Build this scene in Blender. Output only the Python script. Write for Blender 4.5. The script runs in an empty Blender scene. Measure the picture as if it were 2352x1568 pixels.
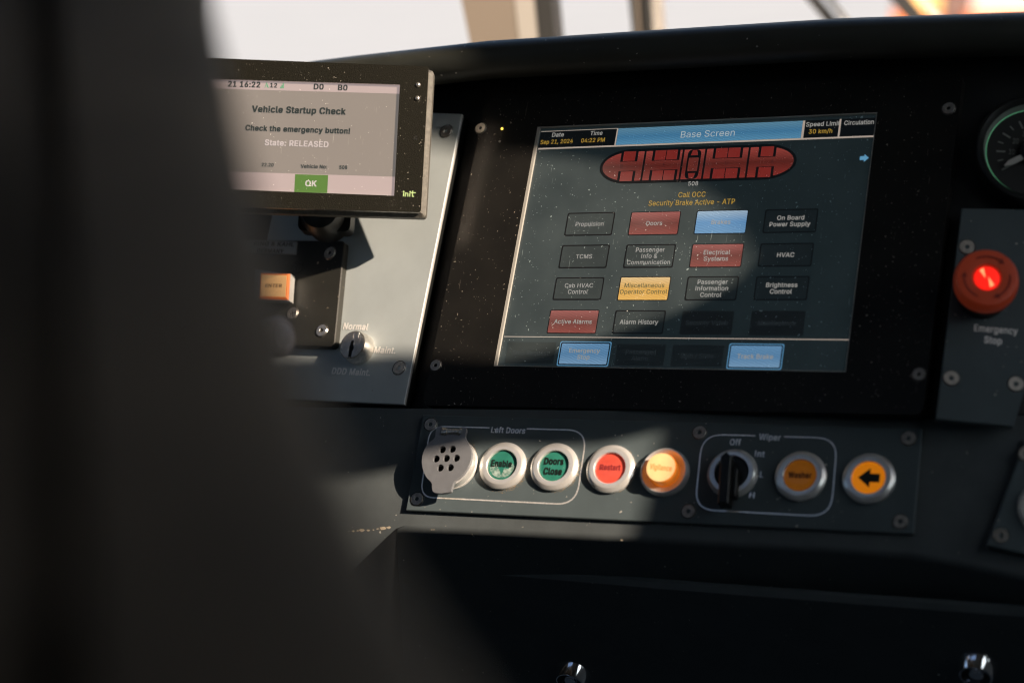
import bpy, math, random
from mathutils import Vector, Matrix
from mathutils.geometry import tessellate_polygon

# ------------------------------------------------------------------ frame maths
# photo units: the picture measured 2352 x 1568; F is the focal length in them
F, CX, CY = 4500.0, 1176.0, 784.0
V3 = Vector
def unit(v): return Vector(v).normalized()
class Plane:
    """a real plane in camera-relative metres: O origin, U right, W up, N out of the surface"""
    def __init__(s, O, U, W, N): s.O, s.U, s.W, s.N = Vector(O), unit(U), unit(W), unit(N)
    def hit(s, px, py, h=0.0):
        r = Vector(((px-CX)/F, (py-CY)/F, 1.0)); o = s.O + s.N*h
        return r*((o.dot(s.N))/(r.dot(s.N)))
    def P(s, px, py, h=0.0):
        d = s.hit(px, py, h) - s.O
        return Vector((d.dot(s.U), d.dot(s.W)))
    def at(s, px, py, h=0.0): return Plane(s.hit(px, py, h), s.U, s.W, s.N)
    def matrix(s):
        o, u, w, n = W3(s.O), WD(s.U), WD(s.W), WD(s.N)
        return Matrix(((u.x, w.x, n.x, o.x), (u.y, w.y, n.y, o.y), (u.z, w.z, n.z, o.z), (0, 0, 0, 1)))
def turned(pl, px, py, deg, h=0.0):
    """the plane yawed about its own up axis through a point"""
    q = Matrix.Rotation(math.radians(deg), 3, pl.W)
    return Plane(pl.hit(px, py, h), q @ pl.U, pl.W, q @ pl.N)

LC = Vector((0.113, -0.0665, 1.3042))
LU = unit((0.8967, 0.0095, -0.4426)); LV = unit((-0.1687, 0.9317, -0.3217)); LN = LU.cross(LV)*-1
LV = LU.cross(LN).normalized(); LV = LV if LV.y > 0 else -LV
LP = Plane(LC, LU, -LV, LN)                                     # display glass plane
TH = math.radians(55)
UPC = (-LV*math.sin(TH) + LN*math.cos(TH)).normalized()         # world up in camera axes
XW = LU.copy(); ZW = (UPC - XW*UPC.dot(XW)).normalized(); YW = ZW.cross(XW)
if YW.z < 0: YW = -YW
def WD(d): return Vector((d.dot(XW), d.dot(YW), d.dot(ZW)))
def W3(p): return WD(p - LC)
BU = unit((0.9297, 0.0112, -0.3681)); BV = unit((-0.1535, 0.9203, -0.3597)); BN = (BU.cross(BV)*-1).normalized()
_b = LP.hit(1530, 1085, 0.0)
BP = Plane(_b, BU, -BV, BN)                                     # lower control panel plane
LFP = turned(LP, 985, 640, -4.5)                                # left panel plane
WPm = turned(LP, 2190, 720, 17)                                 # right wing plane
MU = unit((0.994, 0.034, -0.11)); MV0 = Vector((-0.049, 0.985, -0.17)); MN = (MU.cross(MV0)*-1).normalized(); MW = -(MN.cross(MU)); MW = MW if MW.y < 0 else -MW
MP = Plane(LFP.hit(967, 488, 0.034), MU, MW, MN)                # small monitor plane

# ------------------------------------------------------------------ camera, world, sun, exposure
scene = bpy.context.scene
col = scene.collection
cd = bpy.data.cameras.new('camera'); cam = bpy.data.objects.new('camera', cd); col.objects.link(cam)
cx, cy, cz = WD(Vector((1, 0, 0))), WD(Vector((0, -1, 0))), WD(Vector((0, 0, -1)))
co = W3(Vector((0, 0, 0)))
cam.matrix_world = Matrix(((cx.x, cy.x, cz.x, co.x), (cx.y, cy.y, cz.y, co.y), (cx.z, cy.z, cz.z, co.z), (0, 0, 0, 1)))
cd.sensor_width = 36; cd.lens = F/2352*36; cd.clip_start = 0.02; cd.clip_end = 500
cd.dof.use_dof = True; cd.dof.focus_distance = 1.335; cd.dof.aperture_fstop = 3.5; cd.dof.aperture_blades = 9
scene.camera = cam
SUN_L = (LU*-2.05 + LV*0.72 - LN).normalized()                  # direction the sunlight travels
SW = WD(SUN_L)
sl = bpy.data.lights.new('sun', 'SUN'); sl.energy = 5.0; sl.angle = math.radians(0.53); sl.color = (1.0, 0.81, 0.63)
sun = bpy.data.objects.new('sun', sl); col.objects.link(sun)
sun.rotation_mode = 'QUATERNION'; sun.rotation_quaternion = SW.to_track_quat('-Z', 'Y')
world = bpy.data.worlds.new('World'); scene.world = world; world.use_nodes = True
nt = world.node_tree; bg = nt.nodes['Background']
sky = nt.nodes.new('ShaderNodeTexSky'); sky.sky_type = 'NISHITA'; sky.sun_disc = False
sky.sun_elevation = math.asin(-SW.z); sky.sun_rotation = math.atan2(-SW.x, -SW.y)
nt.links.new(sky.outputs[0], bg.inputs[0]); bg.inputs[1].default_value = 0.10
scene.view_settings.view_transform = 'Standard'; scene.view_settings.look = 'None'
if hasattr(scene, 'cycles'): scene.cycles.filter_width = 1.05
scene.view_settings.gamma = 1.0; scene.view_settings.exposure = 0.95

# ------------------------------------------------------------------ materials
def mat(name, color, rough=0.5, metal=0.0, bump=0.0, bscale=1500.0, dust=0.0, dscale=260.0, emit=None, estr=1.0,
        coat=0.0, mottle=0.0, mscale=40.0, spec=0.5, dust_col=(0.75, 0.70, 0.62), brushed=False, scratch=0.0, film=0.0, alpha=1.0, sss=0.0):
    m = bpy.data.materials.new(name); m.use_nodes = True; n = m.node_tree; b = n.nodes['Principled BSDF']
    b.inputs['Base Color'].default_value = (*color, 1); b.inputs['Roughness'].default_value = rough
    b.inputs['Metallic'].default_value = metal; b.inputs['Specular IOR Level'].default_value = spec
    b.inputs['Coat Weight'].default_value = coat; b.inputs['Coat Roughness'].default_value = 0.08
    tc = n.nodes.new('ShaderNodeTexCoord')
    def math_(op, a, c=None, clamp=False):
        q = n.nodes.new('ShaderNodeMath'); q.operation = op; q.use_clamp = clamp
        for i, v in enumerate((a, c)):
            if v is None: continue
            if isinstance(v, (int, float)): q.inputs[i].default_value = v
            else: n.links.new(v, q.inputs[i])
        return q.outputs[0]
    def noise(scale, detail=2, rough_=0.5):
        q = n.nodes.new('ShaderNodeTexNoise'); q.inputs['Scale'].default_value = scale; q.inputs['Detail'].default_value = detail
        q.inputs['Roughness'].default_value = rough_; n.links.new(tc.outputs['Object'], q.inputs['Vector']); return q
    csock = None
    if mottle > 0:
        q = noise(mscale, 5, 0.6)
        r = n.nodes.new('ShaderNodeMapRange'); r.inputs[1].default_value = 0.3; r.inputs[2].default_value = 0.7
        r.inputs[3].default_value = 1-mottle; r.inputs[4].default_value = 1+mottle; n.links.new(q.outputs['Fac'], r.inputs[0])
        v = n.nodes.new('ShaderNodeVectorMath'); v.operation = 'SCALE'; v.inputs[0].default_value = color
        n.links.new(r.outputs[0], v.inputs['Scale']); csock = v.outputs[0]
        rr = n.nodes.new('ShaderNodeMapRange'); rr.inputs[3].default_value = max(0.02, rough*0.85); rr.inputs[4].default_value = min(1, rough*1.2)
        n.links.new(q.outputs['Fac'], rr.inputs[0]); n.links.new(rr.outputs[0], b.inputs['Roughness'])
    dmask = None
    if dust > 0:
        w = noise(dscale*0.9, 2); mx = n.nodes.new('ShaderNodeVectorMath'); mx.operation = 'MULTIPLY_ADD'
        n.links.new(w.outputs['Color'], mx.inputs[0]); mx.inputs[1].default_value = (1.3/dscale,)*3; n.links.new(tc.outputs['Object'], mx.inputs[2])
        masks = []
        for sc, size, keep in ((dscale, 0.16, 0.22), (dscale*1.9, 0.17, 0.24), (dscale*0.45, 0.075, 0.16)):
            vo = n.nodes.new('ShaderNodeTexVoronoi'); vo.inputs['Scale'].default_value = sc; n.links.new(mx.outputs[0], vo.inputs['Vector'])
            sp = n.nodes.new('ShaderNodeSeparateColor'); n.links.new(vo.outputs['Color'], sp.inputs[0])
            rad = math_('MULTIPLY', sp.outputs[1], size)
            near = math_('LESS_THAN', vo.outputs['Distance'], rad)
            sel = math_('LESS_THAN', sp.outputs[0], keep*dust)
            masks.append(math_('MULTIPLY', near, sel))
        dmask = math_('MAXIMUM', math_('MAXIMUM', masks[0], masks[1]), masks[2])
        cl = noise(18, 3); cr = n.nodes.new('ShaderNodeMapRange'); cr.inputs[1].default_value = .35; cr.inputs[2].default_value = .6
        n.links.new(cl.outputs['Fac'], cr.inputs[0]); dmask = math_('MULTIPLY', dmask, math_('ADD', math_('MULTIPLY', cr.outputs[0], 0.75), 0.25))
    if scratch > 0:
        mp = n.nodes.new('ShaderNodeMapping'); mp.inputs['Scale'].default_value = (900, 60, 60); mp.inputs['Rotation'].default_value = (0, 0, .35)
        n.links.new(tc.outputs['Object'], mp.inputs[0])
        q = n.nodes.new('ShaderNodeTexNoise'); q.inputs['Scale'].default_value = 1; q.inputs['Detail'].default_value = 3; n.links.new(mp.outputs[0], q.inputs['Vector'])
        sc_ = math_('MULTIPLY', math_('GREATER_THAN', q.outputs['Fac'], 0.725), scratch)
        dmask = sc_ if dmask is None else math_('MAXIMUM', dmask, sc_)
    if dmask is not None:
        if film > 0:
            fn = noise(25, 4); fr = n.nodes.new('ShaderNodeMapRange'); fr.inputs[1].default_value = .3; fr.inputs[2].default_value = .7
            fr.inputs[3].default_value = film*0.6; fr.inputs[4].default_value = film*1.3
            n.links.new(fn.outputs['Fac'], fr.inputs[0]); dmask = math_('ADD', dmask, fr.outputs[0], True)
        mix = n.nodes.new('ShaderNodeMix'); mix.data_type = 'RGBA'; n.links.new(dmask, mix.inputs[0])
        if csock: n.links.new(csock, mix.inputs[6])
        else: mix.inputs[6].default_value = (*color, 1)
        mix.inputs[7].default_value = (*dust_col, 1); csock = mix.outputs[2]
    if csock: n.links.new(csock, b.inputs['Base Color'])
    if bump > 0:
        if brushed:
            mp = n.nodes.new('ShaderNodeMapping'); mp.inputs['Scale'].default_value = (bscale, bscale*0.02, bscale*0.02)
            n.links.new(tc.outputs['Object'], mp.inputs[0]); q = n.nodes.new('ShaderNodeTexNoise'); q.inputs['Scale'].default_value = 1
            n.links.new(mp.outputs[0], q.inputs['Vector'])
        else: q = noise(bscale, 3)
        bp = n.nodes.new('ShaderNodeBump'); bp.inputs['Strength'].default_value = bump; bp.inputs['Distance'].default_value = 0.0004
        n.links.new(q.outputs['Fac'], bp.inputs['Height']); n.links.new(bp.outputs[0], b.inputs['Normal'])
    if emit is not None:
        b.inputs['Emission Color'].default_value = (*emit, 1); b.inputs['Emission Strength'].default_value = estr
    if sss > 0:
        b.inputs['Subsurface Weight'].default_value = sss; b.inputs['Subsurface Scale'].default_value = 0.004
        b.inputs['Subsurface Radius'].default_value = (1, .6, .4)
    if alpha < 1: b.inputs['Alpha'].default_value = alpha
    return m

M = {}
M['console'] = mat('console_plastic', (0.082, 0.095, 0.100), 0.55, bump=0.35, bscale=1900, dust=0.25, dscale=200, mottle=0.12, spec=0.3)
M['lip'] = mat('lip_plastic', (0.032, 0.034, 0.028), 0.5, bump=0.25, bscale=1700, dust=0.35, dscale=160, mottle=0.15)
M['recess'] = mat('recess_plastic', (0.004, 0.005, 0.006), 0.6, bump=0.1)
M['panel'] = mat('anodised_panel', (0.079, 0.102, 0.111), 0.5, metal=0.0, bump=0.10, bscale=3000, dust=0.55, dscale=210, mottle=0.08, mscale=30, spec=0.25)
M['leftpanel'] = mat('satin_grey_panel', (0.51, 0.565, 0.575), 0.5, metal=0.10, bump=0.12, bscale=2800, dust=0.15, dscale=200, mottle=0.07, mscale=22, dust_col=(.25, .24, .22))
M['glass'] = mat('black_glass', (0.004, 0.0045, 0.005), 0.34, dust=1.6, dscale=300, spec=0.18, scratch=0.25, film=0.022, dust_col=(.50, .45, .37))
M['rim'] = mat('glass_edge', (0.38, 0.37, 0.34), 0.4)
M['black'] = mat('black_plastic', (0.008, 0.009, 0.009), 0.4, bump=0.1)
M['monitor'] = mat('monitor_plastic', (0.0095, 0.009, 0.006), 0.55, bump=0.8, bscale=1100, dust=1.0, dscale=420, mottle=0.45, mscale=900, spec=.15)
M['side'] = mat('worn_monitor_side', (0.11, 0.105, 0.09), 0.5, bump=0.6, bscale=1500, mottle=0.3, mscale=300)
M['alu'] = mat('satin_aluminium', (0.90, 0.89, 0.86), 0.22, metal=0.6, bump=0.10, bscale=4000, mottle=0.05, mscale=120)
M['alugrey'] = mat('cast_cover', (0.27, 0.28, 0.30), 0.38, metal=0.45, bump=0.35, bscale=3500, mottle=0.06, mscale=200)
M['steel'] = mat('steel', (0.52, 0.48, 0.43), 0.35, metal=0.9, bump=0.5, bscale=2500, mottle=0.3, mscale=700)
M['brightsteel'] = mat('bright_steel', (0.80, 0.77, 0.72), 0.24, metal=0.9, bump=0.2, bscale=2500, mottle=0.2, mscale=600)
M['brushed'] = mat('brushed_steel', (0.72, 0.70, 0.66), 0.26, metal=0.9, bump=0.9, bscale=4200, brushed=True)
M['chrome'] = mat('chrome', (0.9, 0.9, 0.92), 0.10, metal=1.0)
M['hole'] = mat('dark_hole', (0.003, 0.003, 0.003), 0.7)
M['print'] = mat('engraved_lettering', (0.95, 0.90, 0.82), 0.22, metal=.55, mottle=0.3, mscale=900)
M['whiteprint'] = mat('white_lettering', (0.97, 0.96, 0.93), 0.3, metal=.12)
M['green'] = mat('green_lens', (0.030, 0.20, 0.145), 0.3, coat=0.3, mottle=0.15, mscale=150, dust=0.25, dscale=500, sss=0.1)
M['greenworn'] = mat('worn_green_lens', (0.025, 0.18, 0.13), 0.4, coat=0.2, mottle=0.15, mscale=150, dust=0.25, dscale=500)
M['red'] = mat('red_lens', (0.62, 0.085, 0.055), 0.3, coat=0.3, mottle=0.2, mscale=110, sss=0.2, emit=(.9, .1, .06), estr=0.06)
M['yellow'] = mat('lit_yellow_lens', (0.72, 0.50, 0.22), 0.35, emit=(1.0, 0.68, 0.30), estr=0.20, mottle=0.06, mscale=200)
M['orangeside'] = mat('lit_orange_side', (0.75, 0.20, 0.02), 0.25, emit=(1.0, 0.26, 0.02), estr=0.14, coat=.3)
M['amber'] = mat('amber_lens', (0.36, 0.12, 0.012), 0.35, mottle=0.12, mscale=200, coat=.2, emit=(.8, .25, .01), estr=0.06)
M['orange'] = mat('lit_orange_lens', (0.5, 0.17, 0.01), 0.35, emit=(1.0, 0.29, 0.005), estr=0.22, mottle=.05)
M['legend'] = mat('black_legend', (0.006, 0.012, 0.010), 0.5)
M['fade_red'] = mat('faded_red_legend', (0.30, 0.030, 0.030), 0.5)
M['fade_yel'] = mat('faded_amber_legend', (0.60, 0.25, 0.07), 0.5, emit=(1., .45, .14), estr=0.2)
M['fade_amb'] = mat('faded_washer_legend', (0.13, 0.040, 0.006), 0.5)
M['worn'] = mat('worn_haze', (0.36, 0.48, 0.42), 0.55, mottle=0.3, mscale=250)
M['estop'] = mat('emergency_red', (0.42, 0.055, 0.022), 0.42, bump=.1, mottle=0.08, mscale=60, coat=.1, emit=(.5, .06, .02), estr=0.05)
M['estopdark'] = mat('emergency_arrows', (0.20, 0.018, 0.010), 0.5)
M['dial'] = mat('dial_face', (0.006, 0.007, 0.007), 0.6)
M['dialprint'] = mat('dial_print', (0.22, 0.23, 0.21), 0.6)
M['needle'] = mat('needle_paint', (0.42, 0.41, 0.38), 0.5)
M['seat'] = mat('seat_fabric', (0.150, 0.108, 0.072), 0.9, bump=0.3, bscale=900, mottle=0.40, mscale=7, spec=0.2)
M['cab'] = mat('cab_lining', (0.09, 0.09, 0.085), 0.8)
M['cream'] = mat('cream_paint', (0.20, 0.165, 0.13), 0.5, mottle=.03, mscale=6)
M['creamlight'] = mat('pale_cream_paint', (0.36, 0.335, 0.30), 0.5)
M['rubber'] = mat('black_rubber', (0.012, 0.012, 0.011), 0.6)
M['ground'] = mat('pale_concrete', (0.44, 0.455, 0.455), 0.9, mottle=0.04, mscale=0.4)
M['orangepaint'] = mat('orange_paint', (0.75, 0.20, 0.05), 0.5, mottle=.1, mscale=2)
M['brownpaint'] = mat('brown_paint', (0.16, 0.09, 0.07), 0.6)
M['yellowpaint'] = mat('ochre_paint', (0.75, 0.48, 0.16), 0.5)
M['pinkpaint'] = mat('pale_pink_paint', (0.70, 0.55, 0.50), 0.6)
M['plate'] = mat('nameplate', (0.42, 0.42, 0.40), 0.45, metal=.6, mottle=.05)
M['keyplate'] = mat('keypad_plate', (0.024, 0.024, 0.020), 0.5, bump=0.25, bscale=2200, dust=0.8, dscale=200, mottle=.15, dust_col=(.6, .5, .36))
M['led'] = mat('led_yellow', (0.8, .6, .1), 0.4, emit=(1, .62, .08), estr=1.2)
M['redglow'] = mat('red_lamp', (0.6, .02, .01), 0.3, emit=(1, .015, .008), estr=0.55, coat=.4)
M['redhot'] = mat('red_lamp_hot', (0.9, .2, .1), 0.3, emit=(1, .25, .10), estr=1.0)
M['enter'] = mat('enter_key', (0.30, 0.16, 0.06), 0.35, emit=(1.0, 0.56, 0.22), estr=0.38, mottle=.08, mscale=200)
M['enteredge'] = mat('enter_key_edge', (0.5, 0.12, 0.02), 0.35, emit=(1.0, 0.22, 0.03), estr=0.25)
M['dialgreen'] = mat('dial_backlight', (0.2, .45, .28), 0.5, emit=(.10, .5, .22), estr=0.12)
M['dialgrey'] = mat('dial_bezel_flange', (0.20, .23, .205), 0.5)
M['initgreen'] = mat('logo_green', (0.40, .55, .25), 0.5)
M['grime'] = mat('dried_grime', (0.30, 0.21, 0.11), 0.9, mottle=.4, mscale=900)
M['paintchip'] = mat('chipped_primer', (0.50, 0.42, 0.31), 0.7)
M['leather'] = mat('knurled_grey', (0.66, 0.54, 0.48), 0.6, mottle=.3, mscale=160, bump=.6, bscale=500)
_sc = {}
def screen_mat(name, base, e, es=1.0, dusty=True):
    if name not in _sc:
        _sc[name] = mat('screen_' + name, base, 0.34, emit=e, estr=es, dust=2.2 if dusty else .5, dscale=300 if dusty else 420,
                        film=0.085 if dusty else .01, scratch=.3 if dusty else .1, dust_col=(.40, .50, .52) if dusty else (.85, .80, .74), spec=.4)
    return _sc[name]

# ------------------------------------------------------------------ mesh builder
class MB:
    def __init__(s): s.v, s.f, s.m = [], [], []
    def add(s, verts, faces, mi=0):
        o = len(s.v); s.v += [tuple(v) for v in verts]
        for f in faces: s.f.append([i+o for i in f]); s.m.append(mi)
    def poly(s, pts, z, mi=0):
        pts = [Vector((p[0], p[1], z)) for p in pts]
        if area(pts) < 0: pts.reverse()
        s.add(pts, [list(range(len(pts)))], mi)
    def prism(s, pts, z0, z1, mi=0, bev=0.0, holes=(), bmi=None, smi=None):
        pts = [Vector((p[0], p[1])) for p in pts]
        if area(pts) < 0: pts.reverse()
        n = len(pts); smi = mi if smi is None else smi
        if bev > 0 and not holes:
            ins = inset(pts, bev)
            s.add([(*p, z0) for p in pts]+[(*p, z1-bev) for p in pts], [[i, (i+1) % n, n+(i+1) % n, n+i] for i in range(n)], smi)
            s.add([(*p, z1-bev) for p in pts]+[(*p, z1) for p in ins], [[i, (i+1) % n, n+(i+1) % n, n+i] for i in range(n)], mi if bmi is None else bmi)
            s.add([(*p, z1) for p in ins], [list(range(n))], mi)
        else:
            s.add([(*p, z0) for p in pts]+[(*p, z1) for p in pts], [[i, (i+1) % n, n+(i+1) % n, n+i] for i in range(n)], smi)
            if holes:
                hs = []
                for h in holes:
                    h = [Vector((p[0], p[1])) for p in h]
                    if area(h) > 0: h.reverse()
                    hs.append(h); k = len(h)
                    s.add([(*p, z0) for p in h]+[(*p, z1) for p in h], [[i, (i+1) % k, k+(i+1) % k, k+i] for i in range(k)], smi)
                allp = [[Vector((*p, 0)) for p in pts]]+[[Vector((*p, 0)) for p in h] for h in hs]
                flat = [p for l in allp for p in l]
                tris = tessellate_polygon(allp)
                fs = []
                for t in tris:
                    a, b, c = [flat[i] for i in t]
                    if (b-a).cross(c-a).z < 0: t = (t[0], t[2], t[1])
                    fs.append(list(t))
                s.add([(p.x, p.y, z1) for p in flat], fs, mi)
                s.add([(p.x, p.y, z0) for p in flat], [f[::-1] for f in fs], mi)
            else: s.add([(*p, z1) for p in pts], [list(range(n))], mi)
        if not holes: s.add([(*p, z0) for p in pts], [list(range(n))[::-1]], smi)
    def lathe(s, prof, seg=64, c=(0, 0), mi=0, cap=True, mis=None, ang=None):
        """prof: (r, z) from outside-bottom to inside"""
        rings = []
        for r, z in prof: rings.append([(c[0]+r*math.cos(2*math.pi*i/seg), c[1]+r*math.sin(2*math.pi*i/seg), z) for i in range(seg)])
        for k in range(len(prof)-1):
            s.add(rings[k]+rings[k+1], [[i, (i+1) % seg, seg+(i+1) % seg, seg+i] for i in range(seg)], mi if mis is None else mis[k])
        if cap: s.add(rings[-1], [list(range(seg))], mi if mis is None else mis[-1])
    def build(s, name, mats, parent=None, label=None, smooth=False, link=True, rest=None):
        used = sorted({i for f in s.f for i in f})
        if len(used) < len(s.v):
            ix = {o: n for n, o in enumerate(used)}; s.v = [s.v[i] for i in used]; s.f = [[ix[i] for i in f] for f in s.f]
        me = bpy.data.meshes.new(name); me.from_pydata(s.v, [], s.f)
        for m in (mats if isinstance(mats, (list, tuple)) else [mats]): me.materials.append(m)
        me.polygons.foreach_set('material_index', s.m)
        if smooth:
            me.polygons.foreach_set('use_smooth', [True]*len(me.polygons))
        me.validate(); me.update()
        o = bpy.data.objects.new(name, me); col.objects.link(o)
        if smooth:
            merge(me); me.set_sharp_from_angle(angle=math.radians(smooth if smooth is not True else 32))
        if parent: o.parent = parent
        if label: o['label'] = label
        return o
def merge(me):
    import bmesh
    b = bmesh.new(); b.from_mesh(me); bmesh.ops.remove_doubles(b, verts=b.verts, dist=1e-6); b.to_mesh(me); b.free()
def area(p): return sum(p[i-1][0]*p[i][1]-p[i][0]*p[i-1][1] for i in range(len(p)))/2
def inset(p, d):
    n = len(p); out = []
    for i in range(n):
        a, b, c = p[i-1], p[i], p[(i+1) % n]
        e1 = (b-a).normalized(); e2 = (c-b).normalized(); n1 = Vector((-e1.y, e1.x)); n2 = Vector((-e2.y, e2.x))
        m = (n1+n2)
        if m.length < 1e-6: out.append(b+n1*d); continue
        m.normalize(); out.append(b+m*(d/max(0.35, m.dot(n1))))
    return out
def rounded(pts, r, seg=6):
    pts = [Vector((p[0], p[1])) for p in pts]
    rs = r if isinstance(r, (list, tuple)) else [r]*len(pts)
    out = []; n = len(pts)
    for i in range(n):
        a, b, c = pts[i-1], pts[i], pts[(i+1) % n]; q = rs[i]
        if q <= 0: out.append(b); continue
        u = (a-b).normalized(); w = (c-b).normalized()
        ang = math.acos(max(-1, min(1, u.dot(w)))); t = q/math.tan(ang/2)
        t = min(t, (a-b).length*.49, (c-b).length*.49)
        A, B = b+u*t, b+w*t
        for k in range(seg+1):
            s_ = k/seg; out.append((A*(1-s_)+b*s_)*(1-s_)+(b*(1-s_)+B*s_)*s_)
    return out
def rect(x0, y0, x1, y1): return [(x0, y0), (x1, y0), (x1, y1), (x0, y1)]
def circ(c, r, n=24): return [(c[0]+r*math.cos(2*math.pi*i/n), c[1]+r*math.sin(2*math.pi*i/n)) for i in range(n)]
def empty(name, pl, label=None, cat=None, group=None, kind=None):
    o = bpy.data.objects.new(name, None); o.empty_display_size = 0.01; col.objects.link(o); o.matrix_world = pl.matrix(); tag(o, label, cat, group, kind); return o
def tag(o, label=None, cat=None, group=None, kind=None):
    for k, v in (('label', label), ('category', cat), ('group', group), ('kind', kind)):
        if v: o[k] = v
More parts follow.
